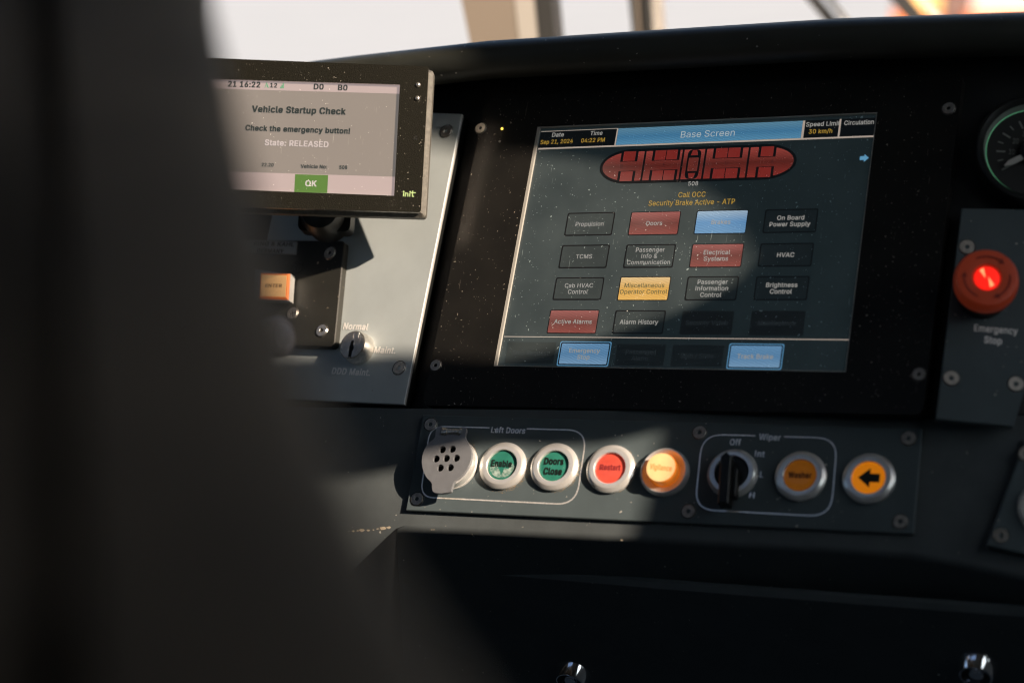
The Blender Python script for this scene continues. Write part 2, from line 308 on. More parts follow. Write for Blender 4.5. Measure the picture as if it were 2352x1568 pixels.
# text ------------------------------------------------------------
# letter outlines in 1/1000 em: advance; contour|contour ...
GLYPHS = {
    ' ': '188;',
    '!': '196;67,160 63,509 132,509 128,160|98,-4 81,-1 66,9 56,24 52,41 56,58 66,73 81,83 98,86 116,83 130,73 140,58 143,41 140,24 130,9 116,-1',
    '&': '448;197,-7 150,-2 110,12 78,34 54,62 39,96 34,133 37,163 47,189 85,235 140,279 216,335 237,352 255,375 262,405 258,427 245,445 226,457 201,461 168,453 145,431 137,399 145,363 169,327 204,284 438,0 364,0 171,231 121,293 87,344 78,370 75,398 79,430 91,458 109,481 134,499 165,510 200,513 235,510 266,499 290,482 308,459 320,433 324,404 315,362 291,325 256,293 154,217 110,174 100,154 97,131 100,108 109,87 124,70 143,57 166,49 193,46 223,50 251,59 301,95 321,121 336,151 346,186 349,224 408,224 405,180 397,144 371,92 345,62 333,47 305,23 271,7 234,-3',
    ',': '188;38,-119 68,71 137,71 84,-119',
    '-': '453;337,244 337,188 114,188 114,244',
    '.': '188;95,-4 78,-1 63,9 53,24 50,41 53,59 63,73 78,83 95,87 113,83 128,73 138,59 141,41 138,24 128,9 113,-1',
    '/': '249;235,533 71,-76 14,-76 178,533',
    '0': '453;227,-7 174,1 130,24 95,62 69,113 53,178 48,254 53,330 69,395 95,447 130,484 174,508 227,516 279,508 323,484 358,447 384,395 400,330 405,254 400,178 384,113 359,62 323,24 279,1|227,50 261,56 290,74 313,103 330,144 340,194 344,254 340,314 330,365 313,405 290,435 261,453 227,460 192,453 163,435 140,405 123,365 113,314 109,254 113,194 123,144 140,103 163,74 192,56',
    '1': '453;76,0 76,55 391,55 391,0|276,509 276,0 212,0 212,448 209,448 86,358 86,427 198,509',
    '2': '453;64,0 64,47 234,229 282,282 311,327 320,371 317,397 308,419 293,436 273,449 224,460 196,457 172,447 153,433 139,413 130,390 127,362 66,362 71,405 86,442 111,473 143,496 182,511 225,516 268,511 306,497 337,474 361,445 376,411 381,372 371,318 336,259 267,180 153,60 153,57 389,57 389,0',
    '3': '453;218,-7 173,-3 133,10 98,30 70,57 52,91 44,132 109,132 115,107 126,87 144,71 165,59 219,50 275,61 297,74 315,93 325,116 329,145 326,172 316,196 299,217 275,234 242,244 201,248 157,248 157,299 288,448 288,452 70,452 70,509 372,509 372,461 211,278 211,289 264,288 308,276 344,253 371,222 387,186 393,145 387,103 370,66 344,36 309,12 266,-2',
    '4': '453;40,105 40,158 247,509 311,509 109,166 109,163 413,163 413,105|282,0 282,121 282,146 282,318 343,318 343,0',
    '5': '453;221,-7 178,-2 140,11 108,32 83,60 66,93 60,130 122,130 127,108 138,89 173,60 221,50 250,53 276,64 298,82 314,104 324,131 328,162 324,193 314,221 297,244 275,262 248,273 218,277 167,268 128,246 67,253 96,509 366,509 366,452 151,452 134,301 136,301 178,325 229,334 263,330 294,321 321,306 345,285 364,260 379,231 388,199 391,163 385,117 369,76 343,41 309,15 268,-1',
    '6': '453;226,-7 182,-1 142,15 109,40 84,74 69,115 64,162 68,199 80,239 137,340 252,509 322,509 151,261 145,261 165,288 196,307 235,314 278,309 316,295 346,271 370,240 384,201 389,157 384,112 368,73 343,39 310,14 271,-2|226,48 254,52 279,63 299,79 314,101 324,128 327,157 324,187 314,213 299,235 279,251 254,262 226,265 198,262 174,252 153,235 138,214 128,188 125,158 128,128 138,102 153,79 174,63 198,52',
    '7': '453;97,0 323,448 323,452 62,452 62,509 391,509 391,449 165,0',
    '8': '453;226,-7 178,-2 136,11 101,33 74,62 57,96 52,135 55,166 65,195 81,220 101,241 125,256 153,265 153,267 119,282 93,308 76,342 70,380 75,417 90,450 114,477 146,498 184,511 226,516 269,511 306,498 337,477 361,450 377,417 382,380 376,342 359,308 333,282 300,267 300,265 327,256 351,241 372,220 387,195 397,166 401,135 395,96 378,62 352,33 317,11 275,-2|226,49 258,52 285,60 307,74 323,91 333,113 337,139 333,165 322,189 305,208 283,223 256,232 226,235 196,232 169,223 147,208 130,189 119,165 115,139 119,113 129,91 145,74 167,60 195,52|226,290 274,300 293,313 307,330 316,351 319,376 316,399 308,420 294,437 275,449 226,460 177,449 159,437 145,420 136,399 133,376 136,351 145,330 159,313 178,300',
    '9': '453;226,516 271,510 310,494 343,468 368,434 384,393 389,347 385,309 373,270 315,168 200,0 130,0 301,248 307,248 287,221 257,202 218,195 175,199 137,214 106,237 83,269 68,307 64,352 69,397 85,436 110,469 143,494 182,510|226,460 199,457 174,446 154,429 138,407 129,381 125,352 129,322 138,295 154,274 174,257 199,247 226,243 254,247 279,257 299,273 314,295 324,321 327,350 324,381 314,407 299,429 279,446 254,457',
    ':': '188;95,-4 78,-1 63,9 53,24 50,41 53,59 63,73 78,83 95,87 113,83 128,73 138,59 141,41 138,24 128,9 113,-1|95,271 78,274 63,284 53,299 50,316 53,334 63,349 78,359 95,362 113,359 128,349 138,334 141,316 138,299 128,284 113,274',
    'A': '480;16,0 201,509 276,509 463,0 395,0 287,302 264,372 232,478 245,478 213,371 191,302 85,0|110,142 110,199 370,199 370,142',
    'B': '456;60,0 60,509 241,509 289,504 329,491 359,469 381,442 394,410 398,374 395,344 387,320 356,286 315,267 315,262 339,257 363,245 385,227 402,203 414,173 418,136 413,100 400,67 377,39 344,18 301,4 247,0|125,57 245,57 296,63 330,80 349,105 355,137 352,161 342,184 327,203 306,218 279,228 248,231 125,231|125,285 238,285 288,296 308,309 323,326 333,348 336,372 330,403 313,429 283,446 240,452 125,452',
    'C': '510;267,-7 205,1 150,25 104,63 70,115 48,179 40,254 48,329 70,393 104,445 150,484 205,508 267,516 340,504 373,490 402,471 427,447 448,418 463,385 473,348 408,348 389,395 357,428 315,449 267,456 223,450 184,432 150,403 125,364 109,314 103,254 109,194 125,145 151,105 184,76 223,59 267,53 315,60 357,81 389,114 408,160 473,160 463,124 448,91 428,62 402,38 373,19 341,5 305,-4',
    'D': '502;219,0 96,0 96,57 215,57 272,63 318,81 354,110 379,149 394,198 399,255 394,312 379,361 354,399 320,428 275,446 221,452 93,452 93,509 225,509 294,501 353,478 399,441 433,391 455,329 462,255 455,181 433,119 398,68 351,31 291,8|125,509 125,0 60,0 60,509',
    'E': '419;60,0 60,509 372,509 372,452 125,452 125,286 355,286 355,229 125,229 125,57 375,57 375,0',
    'F': '410;60,0 60,509 369,509 369,452 125,452 125,278 346,278 346,221 125,221 125,0',
    'G': '520;269,-7 205,1 149,25 104,64 69,116 47,179 40,254 47,329 69,393 103,445 149,484 203,508 265,516 304,513 340,504 374,489 403,469 429,445 449,416 465,384 474,349 408,349 387,393 356,427 315,448 265,456 222,450 183,432 150,404 125,364 109,314 103,254 109,194 125,145 151,105 184,76 224,59 269,53 309,57 345,71 374,93 396,123 410,160 415,202 434,199 283,199 283,256 478,256 478,200 471,141 451,91 419,50 377,19 326,0',
    'H': '517;60,0 60,509 125,509 125,289 392,289 392,509 457,509 457,0 392,0 392,232 125,232 125,0',
    'I': '215;75,0 75,509 140,509 140,0',
    'J': '396;185,-7 124,3 75,33 44,81 33,145 33,173 98,173 98,145 104,104 122,74 149,56 185,50 220,56 248,74 266,104 272,145 272,509 336,509 336,145 326,81 294,33 246,3',
    'K': '467;104,145 104,216 139,261 174,303 212,344 364,509 448,509 231,276 228,276|60,0 60,509 125,509 125,334 124,225 125,193 125,0|372,0 188,259 228,309 449,0',
    'L': '393;60,0 60,509 125,509 125,57 361,57 361,0',
    'M': '628;60,0 60,509 152,509 277,187 287,159 299,123 311,84 322,49 307,49 318,83 330,121 342,158 352,187 476,509 568,509 568,0 504,0 504,291 504,327 505,369 506,413 507,457 513,457 498,409 482,363 467,322 456,291 342,0 286,0 170,291 159,321 145,361 129,408 112,457 119,457 120,416 121,372 122,328 122,291 122,0',
    'N': '523;60,0 60,509 136,509 343,183 363,151 388,107 414,55 405,54 401,108 399,157 399,195 399,509 463,509 463,0 387,0 202,290 177,331 148,381 108,452 119,454 122,384 124,328 125,291 125,0',
    'O': '533;267,-7 205,1 150,25 105,63 70,115 48,179 40,254 48,329 70,393 105,445 150,484 205,508 267,516 329,508 384,484 429,445 464,393 486,329 493,254 486,179 464,115 429,63 384,25 329,1|267,53 310,59 349,76 383,105 408,144 425,194 430,254 425,314 408,365 383,404 349,433 310,450 267,456 223,450 184,433 151,404 125,364 109,314 103,254 109,194 125,144 151,105 184,76 223,59',
    'P': '445;60,0 60,509 235,509 289,503 332,487 366,462 390,430 404,391 409,348 404,304 390,265 366,233 332,207 289,191 235,186 109,186 109,242 233,242 269,246 297,256 318,272 333,294 342,319 344,348 342,376 333,402 318,423 297,439 268,449 232,452 125,452 125,0',
    'Q': '533;245,159 313,159 369,85 384,65 468,-48 401,-48 346,27 331,46|267,-7 205,1 150,25 105,63 70,115 48,179 40,254 48,329 70,393 105,445 150,484 205,508 267,516 329,508 384,484 429,445 464,393 486,329 493,254 486,179 464,115 429,63 384,25 329,1|267,53 310,59 349,76 383,105 408,144 425,194 430,254 425,314 408,365 383,404 349,433 310,450 267,456 223,450 184,433 151,404 125,364 109,314 103,254 109,194 125,144 151,105 184,76 223,59',
    'R': '449;60,0 60,509 236,509 290,504 333,489 367,465 390,433 405,395 409,352 405,309 390,271 367,240 333,217 289,203 236,198 96,198 96,255 234,255 269,258 298,267 319,281 334,300 342,324 345,352 342,380 334,405 319,425 298,440 269,449 233,452 125,452 125,0|353,0 230,229 303,229 428,0',
    'S': '447;224,-9 172,-4 128,9 91,31 64,60 46,96 38,137 104,137 110,110 123,88 142,71 166,59 224,49 257,52 286,60 311,74 329,92 341,114 346,139 342,161 332,179 296,205 245,222 184,239 128,260 86,289 60,326 52,372 58,413 75,448 102,476 138,498 180,511 227,516 275,511 316,498 351,476 377,449 394,415 401,378 337,378 326,412 302,437 267,453 225,459 194,456 167,448 145,435 129,418 118,398 115,376 119,352 131,334 169,308 212,293 264,279 312,264 359,238 395,198 405,171 408,139 403,99 386,64 360,34 323,11 278,-4',
    'T': '449;32,452 32,509 417,509 417,452 257,452 257,0 193,0 193,452',
    'U': '517;259,-8 203,-2 154,15 114,43 85,80 66,124 60,173 60,509 124,509 124,178 128,144 141,113 160,87 187,68 220,56 259,52 298,56 331,68 357,87 377,113 389,144 393,178 393,509 457,509 457,173 451,124 433,80 403,43 363,15 315,-2',
    'V': '480;204,0 16,509 84,509 192,206 215,137 248,31 235,31 267,138 290,206 395,509 463,509 278,0',
    'W': '686;155,0 16,509 82,509 163,196 175,145 187,94 197,40 189,40 200,94 211,145 224,196 306,509 380,509 462,196 474,145 486,94 497,40 488,40 499,94 510,145 523,196 603,509 670,509 530,0 455,0 368,323 351,391 336,475 350,475 335,395 318,323 230,0',
    'X': '474;18,0 217,284 217,236 29,509 104,509 178,400 204,361 223,329 243,292 232,292 252,329 272,361 298,400 374,509 446,509 259,239 259,287 456,0 382,0 292,129 268,165 250,195 230,231 244,231 225,196 206,166 182,129 91,0',
    'Y': '472;203,0 203,208 16,509 91,509 192,344 222,292 250,230 224,230 251,293 280,344 381,509 455,509 268,208 268,0',
    'a': '389;160,-9 126,-5 94,5 68,22 48,45 35,73 30,108 34,138 43,161 58,179 78,193 125,211 178,220 234,227 265,235 273,243 276,255 276,257 267,297 240,322 196,331 149,322 118,301 100,274 41,291 57,322 79,346 104,364 133,375 194,384 239,379 286,360 306,343 322,320 333,290 337,251 337,0 277,0 277,52 272,52 252,25 215,1|170,45 202,49 228,59 248,74 263,93 272,115 276,138 276,190 259,182 231,176 200,171 175,168 134,159 103,139 95,124 92,105 102,72 130,52',
    'b': '424;229,-8 198,-5 172,4 138,31 118,59 112,59 112,0 53,0 53,509 114,509 114,319 118,319 137,346 171,373 197,381 229,384 274,378 313,361 345,332 370,293 385,245 390,189 385,133 370,84 346,45 313,16 274,-2|220,47 253,51 279,66 301,88 316,117 325,151 328,189 325,227 316,261 301,290 280,311 253,325 220,330 188,325 161,312 140,291 125,263 116,229 113,189 116,150 125,115 140,86 162,65 188,51',
    'c': '396;207,-8 159,-2 117,16 82,46 56,85 40,133 34,187 40,243 56,291 82,330 117,360 159,378 207,384 260,377 305,356 340,322 362,277 303,262 290,289 270,311 242,325 207,330 173,325 145,310 124,287 108,258 99,224 96,187 99,151 108,117 124,89 145,66 173,51 207,46 243,52 271,66 292,89 304,117 363,102 341,56 306,21 261,-1',
    'd': '424;195,-8 151,-2 111,16 79,45 55,84 39,133 34,189 39,245 55,293 79,332 112,361 151,378 196,384 228,381 253,373 287,346 306,319 311,319 311,509 372,509 372,0 313,0 313,59 307,59 287,31 252,4 227,-5|205,47 236,51 263,65 284,86 299,115 309,150 312,189 309,229 300,263 284,291 263,312 237,325 205,330 172,325 145,311 124,290 108,261 99,227 96,189 99,151 109,117 124,88 145,66 172,51',
    'e': '404;212,-8 161,-2 117,16 82,46 56,85 40,132 34,187 39,242 55,290 81,329 115,359 157,378 205,384 266,374 294,361 319,341 341,315 357,282 368,242 371,194 371,169 75,169 75,221 338,221 310,202 307,237 298,269 283,294 263,314 237,326 205,330 173,326 146,313 125,294 109,270 99,241 96,211 96,178 100,139 110,106 128,80 151,61 179,50 212,46 254,53 285,73 306,105 365,91 353,63 335,39 311,19 283,4 249,-5',
    'f': '254;228,379 228,327 6,327 6,379|81,0 81,432 84,461 96,486 113,505 135,519 187,530 222,527 243,521 227,468 215,472 195,474 171,470 154,460 145,443 142,419 142,0',
    'g': '425;207,-151 168,-148 134,-140 82,-110 51,-69 101,-41 122,-66 154,-88 207,-97 249,-92 282,-75 304,-47 311,-6 311,68 306,68 287,41 252,16 227,8 195,5 152,10 113,27 80,53 55,90 39,136 34,191 39,246 55,293 80,332 112,361 152,378 196,384 228,382 253,373 288,346 308,319 313,319 313,379 372,379 372,-9 367,-54 350,-90 324,-117 291,-136 251,-147|205,59 237,63 264,75 285,95 300,121 309,154 312,193 309,231 300,264 285,291 264,312 237,325 205,330 172,325 145,312 124,290 109,262 99,229 96,193 99,155 109,123 124,96 145,76 172,63',
    'h': '410;114,227 114,0 53,0 53,509 114,509 114,287 102,287 124,332 152,362 187,379 227,384 264,380 295,369 321,349 341,321 353,285 357,240 357,0 296,0 296,235 290,275 273,304 246,323 210,329 184,326 161,317 141,303 126,283 117,257',
    'i': '167;53,0 53,379 114,379 114,0|84,443 67,446 54,455 44,468 41,483 44,499 54,512 67,521 84,524 100,521 114,512 123,499 126,483 123,468 114,455 100,446',
    'j': '167;53,379 114,379 114,-30 111,-63 102,-90 86,-113 65,-129 37,-139 4,-143 -10,-143 -10,-87 2,-87 25,-83 40,-72 50,-54 53,-29|83,443 67,446 53,455 44,468 41,483 44,499 53,512 67,521 83,524 100,521 114,512 123,499 126,483 123,468 114,455 100,446',
    'k': '381;110,137 110,212 121,212 284,379 360,379 184,199 177,199|53,0 53,509 114,509 114,0|294,0 148,186 191,229 372,0',
    'l': '189;139,-2 101,3 74,20 58,47 53,84 53,509 114,509 114,99 120,62 130,54 146,52 160,53 170,54 181,3 162,-1',
    'm': '610;53,0 53,379 112,379 112,295 108,295 118,323 132,346 172,376 219,386 257,380 287,361 309,331 321,295 312,295 322,321 337,343 381,375 437,386 468,383 497,372 522,354 541,328 553,296 557,255 557,0 496,0 496,254 490,289 473,313 447,326 419,330 395,328 374,320 345,290 335,247 335,0 274,0 274,260 269,288 253,311 229,326 199,330 158,320 140,307 126,289 117,266 114,238 114,0',
    'n': '410;114,227 114,0 53,0 53,379 112,379 112,287 102,287 124,332 152,362 187,379 227,384 264,380 295,369 321,349 341,321 353,285 357,240 357,0 296,0 296,235 290,275 273,304 246,323 210,329 184,326 161,317 141,303 126,283 117,257',
    'o': '415;207,-8 159,-2 117,16 82,46 56,85 40,133 34,187 40,243 56,291 82,330 117,360 159,378 207,384 256,378 299,360 333,330 359,291 376,243 381,187 376,133 359,85 333,46 299,16 256,-2|207,46 242,51 270,66 292,89 307,117 316,151 319,187 316,224 307,258 292,287 270,310 242,325 207,330 173,325 145,310 124,287 108,258 99,224 96,187 99,151 108,117 124,89 145,66 173,51',
    'p': '424;53,-143 53,379 112,379 112,319 118,319 137,346 171,373 197,381 229,384 274,378 313,361 345,332 370,293 385,245 390,189 385,133 370,84 346,45 313,16 274,-2 229,-8 198,-5 173,4 138,31 118,59 114,59 114,-143|220,47 253,51 279,66 301,88 316,117 325,151 328,189 325,227 316,261 301,290 280,311 253,325 220,330 188,325 161,312 140,291 125,263 116,229 113,189 116,150 125,115 140,86 162,65 188,51',
    'q': '424;372,-143 311,-143 311,59 306,59 287,31 252,4 227,-5 195,-8 151,-2 111,16 79,45 55,84 39,133 34,189 39,245 55,293 79,332 112,361 151,378 196,384 228,381 253,373 287,346 307,319 313,319 313,379 372,379|205,47 236,51 263,65 284,86 299,115 309,150 312,189 309,229 300,263 284,291 263,312 237,325 205,330 172,325 145,311 124,290 108,261 99,227 96,189 99,151 109,117 124,88 145,66 172,51',
    'r': '259;53,0 53,379 112,379 112,321 115,321 130,347 152,367 181,380 213,385 229,384 243,384 243,322 230,324 207,326 182,323 159,315 140,301 126,284 117,262 114,237 114,0',
    's': '365;182,-8 145,-5 112,3 84,18 62,38 45,63 36,94 94,107 105,79 124,60 150,49 181,45 217,50 244,62 262,81 268,103 265,121 254,136 237,147 212,155 149,170 104,186 72,208 53,237 47,274 51,305 65,332 87,354 115,370 149,381 187,384 223,381 254,372 279,358 299,339 324,290 268,277 258,298 243,316 219,328 187,333 156,329 131,317 114,299 109,277 112,258 124,243 172,223 229,209 275,194 306,171 325,142 331,107 326,75 312,47 290,24 260,6 223,-5',
    't': '227;204,379 204,327 6,327 6,379|65,471 126,471 126,98 128,76 136,61 150,53 170,50 185,51 202,54 213,2 192,-3 168,-4 125,2 92,21 72,52 65,93',
    'u': '410;182,-5 146,-1 115,11 89,31 69,59 57,95 53,139 53,379 114,379 114,144 119,105 137,75 164,56 200,50 226,53 249,62 268,77 283,97 293,122 296,153 296,379 357,379 357,0 298,0 298,92 307,92 286,47 257,17 222,0',
    'v': '389;163,0 17,379 84,379 165,155 187,87 206,21 184,21 203,87 224,155 305,379 371,379 226,0',
    'w': '567;138,0 23,379 87,379 133,214 154,137 175,41 165,41 186,135 206,214 252,379 316,379 362,214 382,136 402,41 391,41 413,135 434,214 480,379 545,379 429,0 368,0 319,172 305,225 291,280 277,338 291,338 277,280 263,225 248,172 199,0',
    'x': '379;21,0 171,218 171,171 29,379 100,379 147,306 179,253 207,206 175,206 202,253 233,306 282,379 352,379 209,169 209,214 358,0 287,0 231,85 200,136 173,182 205,182 178,136 148,85 91,0',
    'y': '389;47,-139 61,-86 71,-87 104,-89 130,-74 151,-36 163,-1 17,379 84,379 165,155 187,87 206,21 184,21 202,87 224,155 305,379 371,379 204,-58 177,-107 139,-136 91,-145 65,-143',
    'z': '380;42,0 42,46 254,320 254,323 48,323 48,379 333,379 333,331 126,60 126,56 339,56 339,0'}
_GC = {}
def inside(p, poly):
    r = False
    for i in range(len(poly)):
        a, b = poly[i-1], poly[i]
        if (a.y > p.y) != (b.y > p.y) and p.x < (b.x-a.x)*(p.y-a.y)/(b.y-a.y)+a.x: r = not r
    return r
def glyphs(s, bold=0.0, spacing=1.0):
    if (s, bold, spacing) in _GC: return _GC[(s, bold, spacing)]
    v, f, x = [], [], 0.0
    for ch in s:
        adv, body = GLYPHS[ch].split(';')
        cons = [[Vector((float(a)/1000+x, float(b)/1000, 0)) for a, b in (p.split(',') for p in con.split())] for con in body.split('|') if con]
        if cons:
            sign = area(max(cons, key=lambda c: abs(area(c)))); outers = [c for c in cons if area(c)*sign > 0]; inner = [c for c in cons if area(c)*sign <= 0]
            for oi, oc in enumerate(outers):
                grp = [oc]+[h for h in inner if inside(h[0], oc)]; flat = [p for c in grp for p in c]; o_ = len(v)
                v += [Vector((p.x, p.y, oi*.0005)) for p in flat]
                for t in tessellate_polygon(grp):
                    a, b, c = (flat[q] for q in t)
                    f.append([q+o_ for q in (t if (b-a).cross(c-a).z > 0 else (t[0], t[2], t[1]))])
        x += (float(adv)/1000+2*bold*.6)*spacing
    if bold > 0:                                                # heavier strokes: overlaid shifted copies, each a hair above the last
        v0, f0 = v, f; v, f = [], []
        for k, (dx, dy) in enumerate(((-1, -.6), (1, -.6), (1, .6), (-1, .6), (0, 0))):
            o_ = len(v); v += [Vector((p.x+dx*bold, p.y+dy*bold, k*.002)) for p in v0]; f += [[i+o_ for i in t] for t in f0]
    _GC[(s, bold, spacing)] = (v, f); return v, f
_h = glyphs('H')[0]; CAP = max(p.y for p in _h)
def put_text(mb, s, A, B=None, cap=0.003, z=0.0, mi=0, bold=0.0, center=None, width=None, ang=0.0, sx=1.0, spacing=1.0, shear=0.0):
    """A,B: local baseline ends (fit) or center+cap (natural width times sx)"""
    v, f = glyphs(s, bold, spacing)
    x0, x1 = min(p.x for p in v), max(p.x for p in v)
    sy = cap/CAP
    if center is not None:
        k = sy*sx if width is None else width/(x1-x0)
        cxm = (x0+x1)/2; ca, sa = math.cos(ang), math.sin(ang)
        pts = []
        for p in v:
            X, Y = (p.x-cxm)*k+shear*p.y*sy, (p.y-CAP/2)*sy
            pts.append((center[0]+X*ca-Y*sa, center[1]+X*sa+Y*ca, z+p.z*.003))
    else:
        d = B-A; k = d.length/(x1-x0); e = d.normalized(); q = Vector((-e.y, e.x))
        pts = []
        for p in v:
            P_ = A+e*((p.x-x0)*k)+(q+e*shear)*(p.y*sy); pts.append((P_.x, P_.y, z+p.z*.003))
    mb.add(pts, f, mi)
def screw_mesh(mb, c=(0, 0), r=0.0042, mi=0, dark=1, z=0.0, hexr=0.36, phillips=False):
    seg = 48
    def ring(rad, zz, shape='c'):
        out = []
        for i in range(seg):
            a = 2*math.pi*i/seg; q = rad
            if shape == 'h': q = rad*math.cos(math.pi/6)/math.cos((a % (math.pi/3))-math.pi/6)
            if shape == 'x': q = rad*(1.0 if min(a % (math.pi/2), math.pi/2-a % (math.pi/2)) < 0.27 else 0.30)
            out.append((c[0]+q*math.cos(a+.3), c[1]+q*math.sin(a+.3), z+zz))
        return out
    sh = 'x' if phillips else 'h'; hr = r*(0.55 if phillips else hexr)
    R = [ring(r*1.16, .00005), ring(r*1.13, .00025), ring(r*1.03, -.0002), ring(r*1.0, .0003), ring(r*.93, .0007), ring(hr*1.12, .0007, sh), ring(hr, .0005, sh), ring(hr*.9, -.0022, sh)]
    ms = [mi, dark, dark, mi, mi, mi, mi]
    for k in range(len(R)-1):
        mb.add(R[k]+R[k+1], [[i, (i+1) % seg, seg+(i+1) % seg, seg+i] for i in range(seg)], ms[k])
    mb.add(R[-1], [list(range(seg))], dark)
def add_screws(pl, root, pts, r, material='steel', phillips=False, z=0.0, hexr=.36):
    for i, (x, y) in enumerate(pts):
        mb = MB(); c = pl.P(x, y); screw_mesh(mb, c, r, 0, 1, z, phillips=phillips, hexr=hexr); mb.build('screw', [M[material], M['hole']], root, smooth=25)
def px_len(pl, x, y, n): return (pl.P(x+n/2, y)-pl.P(x-n/2, y)).length
def cap_len(pl, x, y, n): return (pl.P(x, y+n/2)-pl.P(x, y-n/2)).length

# photo detail-crop coordinates to photo units
Z1 = lambda x, y: (401.9+.2930*x, 114.8+.2930*y)
Z2 = lambda x, y: (574.2+.29296*x, 516.8+.29296*y)
Z3 = lambda x, y: (1091+.41504*x, 229.7+.41504*y)
Z4 = lambda x, y: (861.3+.3174*x, 918.8+.3174*y)
Z5 = lambda x, y: (1493+.3652*x, 918.8+.3652*y)
Z6 = lambda x, y: (2009.7+.531*x, 172.3+.531*y)
Z7 = lambda x, y: (2124.5+.2197*x, 172.3+.2197*y)
Z9 = lambda x, y: (574.2+.1831*x, 459.4+.1831*y)
ZC = lambda x, y: (947.4+.16485*x, 918.8+.16485*y)
ZB = lambda x, y: (1079.5+.10986*x, 987.7+.10986*y)

# ------------------------------------------------------------------ outside and cab shell
def world_box(mb, x0, y0, z0, x1, y1, z1, mi=0):
    mb.add([(x0,y0,z0),(x1,y0,z0),(x1,y1,z0),(x0,y1,z0),(x0,y0,z1),(x1,y0,z1),(x1,y1,z1),(x0,y1,z1)],
           [[0,3,2,1],[4,5,6,7],[0,1,5,4],[1,2,6,5],[2,3,7,6],[3,0,4,7]], mi)
mb = MB(); mb.add([(-300, -300, -2.3), (300, -300, -2.3), (300, 300, -2.3), (-300, 300, -2.3)], [[0, 1, 2, 3]])
tag(mb.build('ground', M['ground']), kind='structure')

# unseen wall added as a sun mask: openings cut to give the sun patches
XWALL = 0.95
def interp0(pts, x):
    for (x0, y0), (x1, y1) in zip(pts, pts[1:]):
        if x <= x1: return y0+(y1-y0)*(x-x0)/(x1-x0)
    return pts[-1][1]
roof_top = [(-900, 330), (300, 205), (740, 139), (1100, 99), (1500, 73), (1900, 48), (2352, 33), (2700, 28)]
def to_wall_w(p): return p + SW*((XWALL-p.x)/SW.x)
def to_wall(pt):
    p = W3(pt); t = (XWALL-p.x)/SW.x; return (p + SW*t)
upper = [(-400, 100), (300, 120), (840, 250), (1000, 322), (1050, 345), (1240, 349), (1400, 370), (1590, 415), (1680, 470), (1735, 590), (1690, 650), (1560, 712), (1400, 765), (1250, 805), (1130, 828), (985, 816), (880, 804), (760, 796), (-400, 780)]
lower = [(-400, 1040), (780, 1088), (930, 1062), (1090, 1020), (1240, 1024), (1350, 1018), (1440, 996), (1512, 975), (1508, 1030), (1488, 1110), (1468, 1200), (1455, 1242), (1300, 1236), (1000, 1222), (925, 1216), (850, 1272), (790, 1335), (690, 1440), (-400, 1560)]
def wall_poly(pl, pts): return [(p.y, p.z) for p in (to_wall(pl.hit(x, y)) for x, y in pts)]
holes = [wall_poly(LP, upper), wall_poly(BP, lower)]
zlo = min(p[1] for h in holes for p in h)
bl = rect(-.30, .06, .05, min(.40, zlo-.02)); bl2 = rect(-.82, .22, -.45, .72)
slit = [(q.y, q.z) for q in (to_wall_w(W3(LP.hit(x, interp0(roof_top, x), .040)) + Vector((0, .010, .0008))) for x in range(1250, 2701, 145))]  # slit added to the mask so sun grazes the brow's top edge
slit = slit + [(a, b+.035) for a, b in slit[::-1]]
mb = MB(); mb.prism(rect(-2.2, -2.2, 0.75, 1.4), 0, 0.012, holes=holes+[bl, bl2, slit, rect(.25, .42, .73, 1.35)])  # last opening added to let sun reach the window pillar
mb.v = [(XWALL+v[2], v[0], v[1]) for v in mb.v]
tag(mb.build('sun_mask_wall', M['cab']), kind='structure')
# unseen translucent sheets added as fill light: they glow in the sun
m = bpy.data.materials.new('fill_glow'); m.use_nodes = True; nn_ = m.node_tree; nn_.nodes.remove(nn_.nodes['Principled BSDF'])
tr = nn_.nodes.new('ShaderNodeBsdfTranslucent'); tr.inputs[0].default_value = (0.42, 0.54, 0.66, 1); nn_.links.new(tr.outputs[0], nn_.nodes['Material Output'].inputs[0])
for bb in (bl, bl2):
    mb = MB(); a = rect(bb[0][0]-.01, bb[0][1]-.01, bb[2][0]+.01, bb[2][1]+.01); mb.add([(XWALL-.004, y, z) for y, z in a], [[0, 1, 2, 3]]); tag(mb.build('fill_glow_sheet', m), kind='structure')
mb = MB(); mb.prism(rect(-1.5, -2.2, XWALL, .55), 1.15, 1.2, holes=[rect(-.80, -1.19, .02, -.95), rect(-1.45, -1.02, -1.08, -.66)]); tag(mb.build('cab_roof', M['cab']), kind='structure')  # both openings added so sky light reflects in the rings and lettering
mb = MB(); world_box(mb, -1.5, -2.2, -1.3, XWALL, 1.0, -1.25); tag(mb.build('cab_floor', M['cab']), kind='structure')
mb = MB(); mb.prism(rect(-1.5, -1.3, XWALL, 1.2), 0, .03, holes=[rect(-.6, .25, -.2, .65)]); mb.v = [(v[0], -2.2+v[2], v[1]) for v in mb.v]
tag(mb.build('cab_rear_wall', M['cab']), kind='structure')
mb = MB(); mb.prism(rect(-2.2, -1.3, .6, 1.2), 0, .03, holes=[rect(-1.1, .3, -.6, .7)]); mb.v = [(-1.5+v[2], v[0], v[1]) for v in mb.v]
tag(mb.build('cab_left_wall', M['cab']), kind='structure')

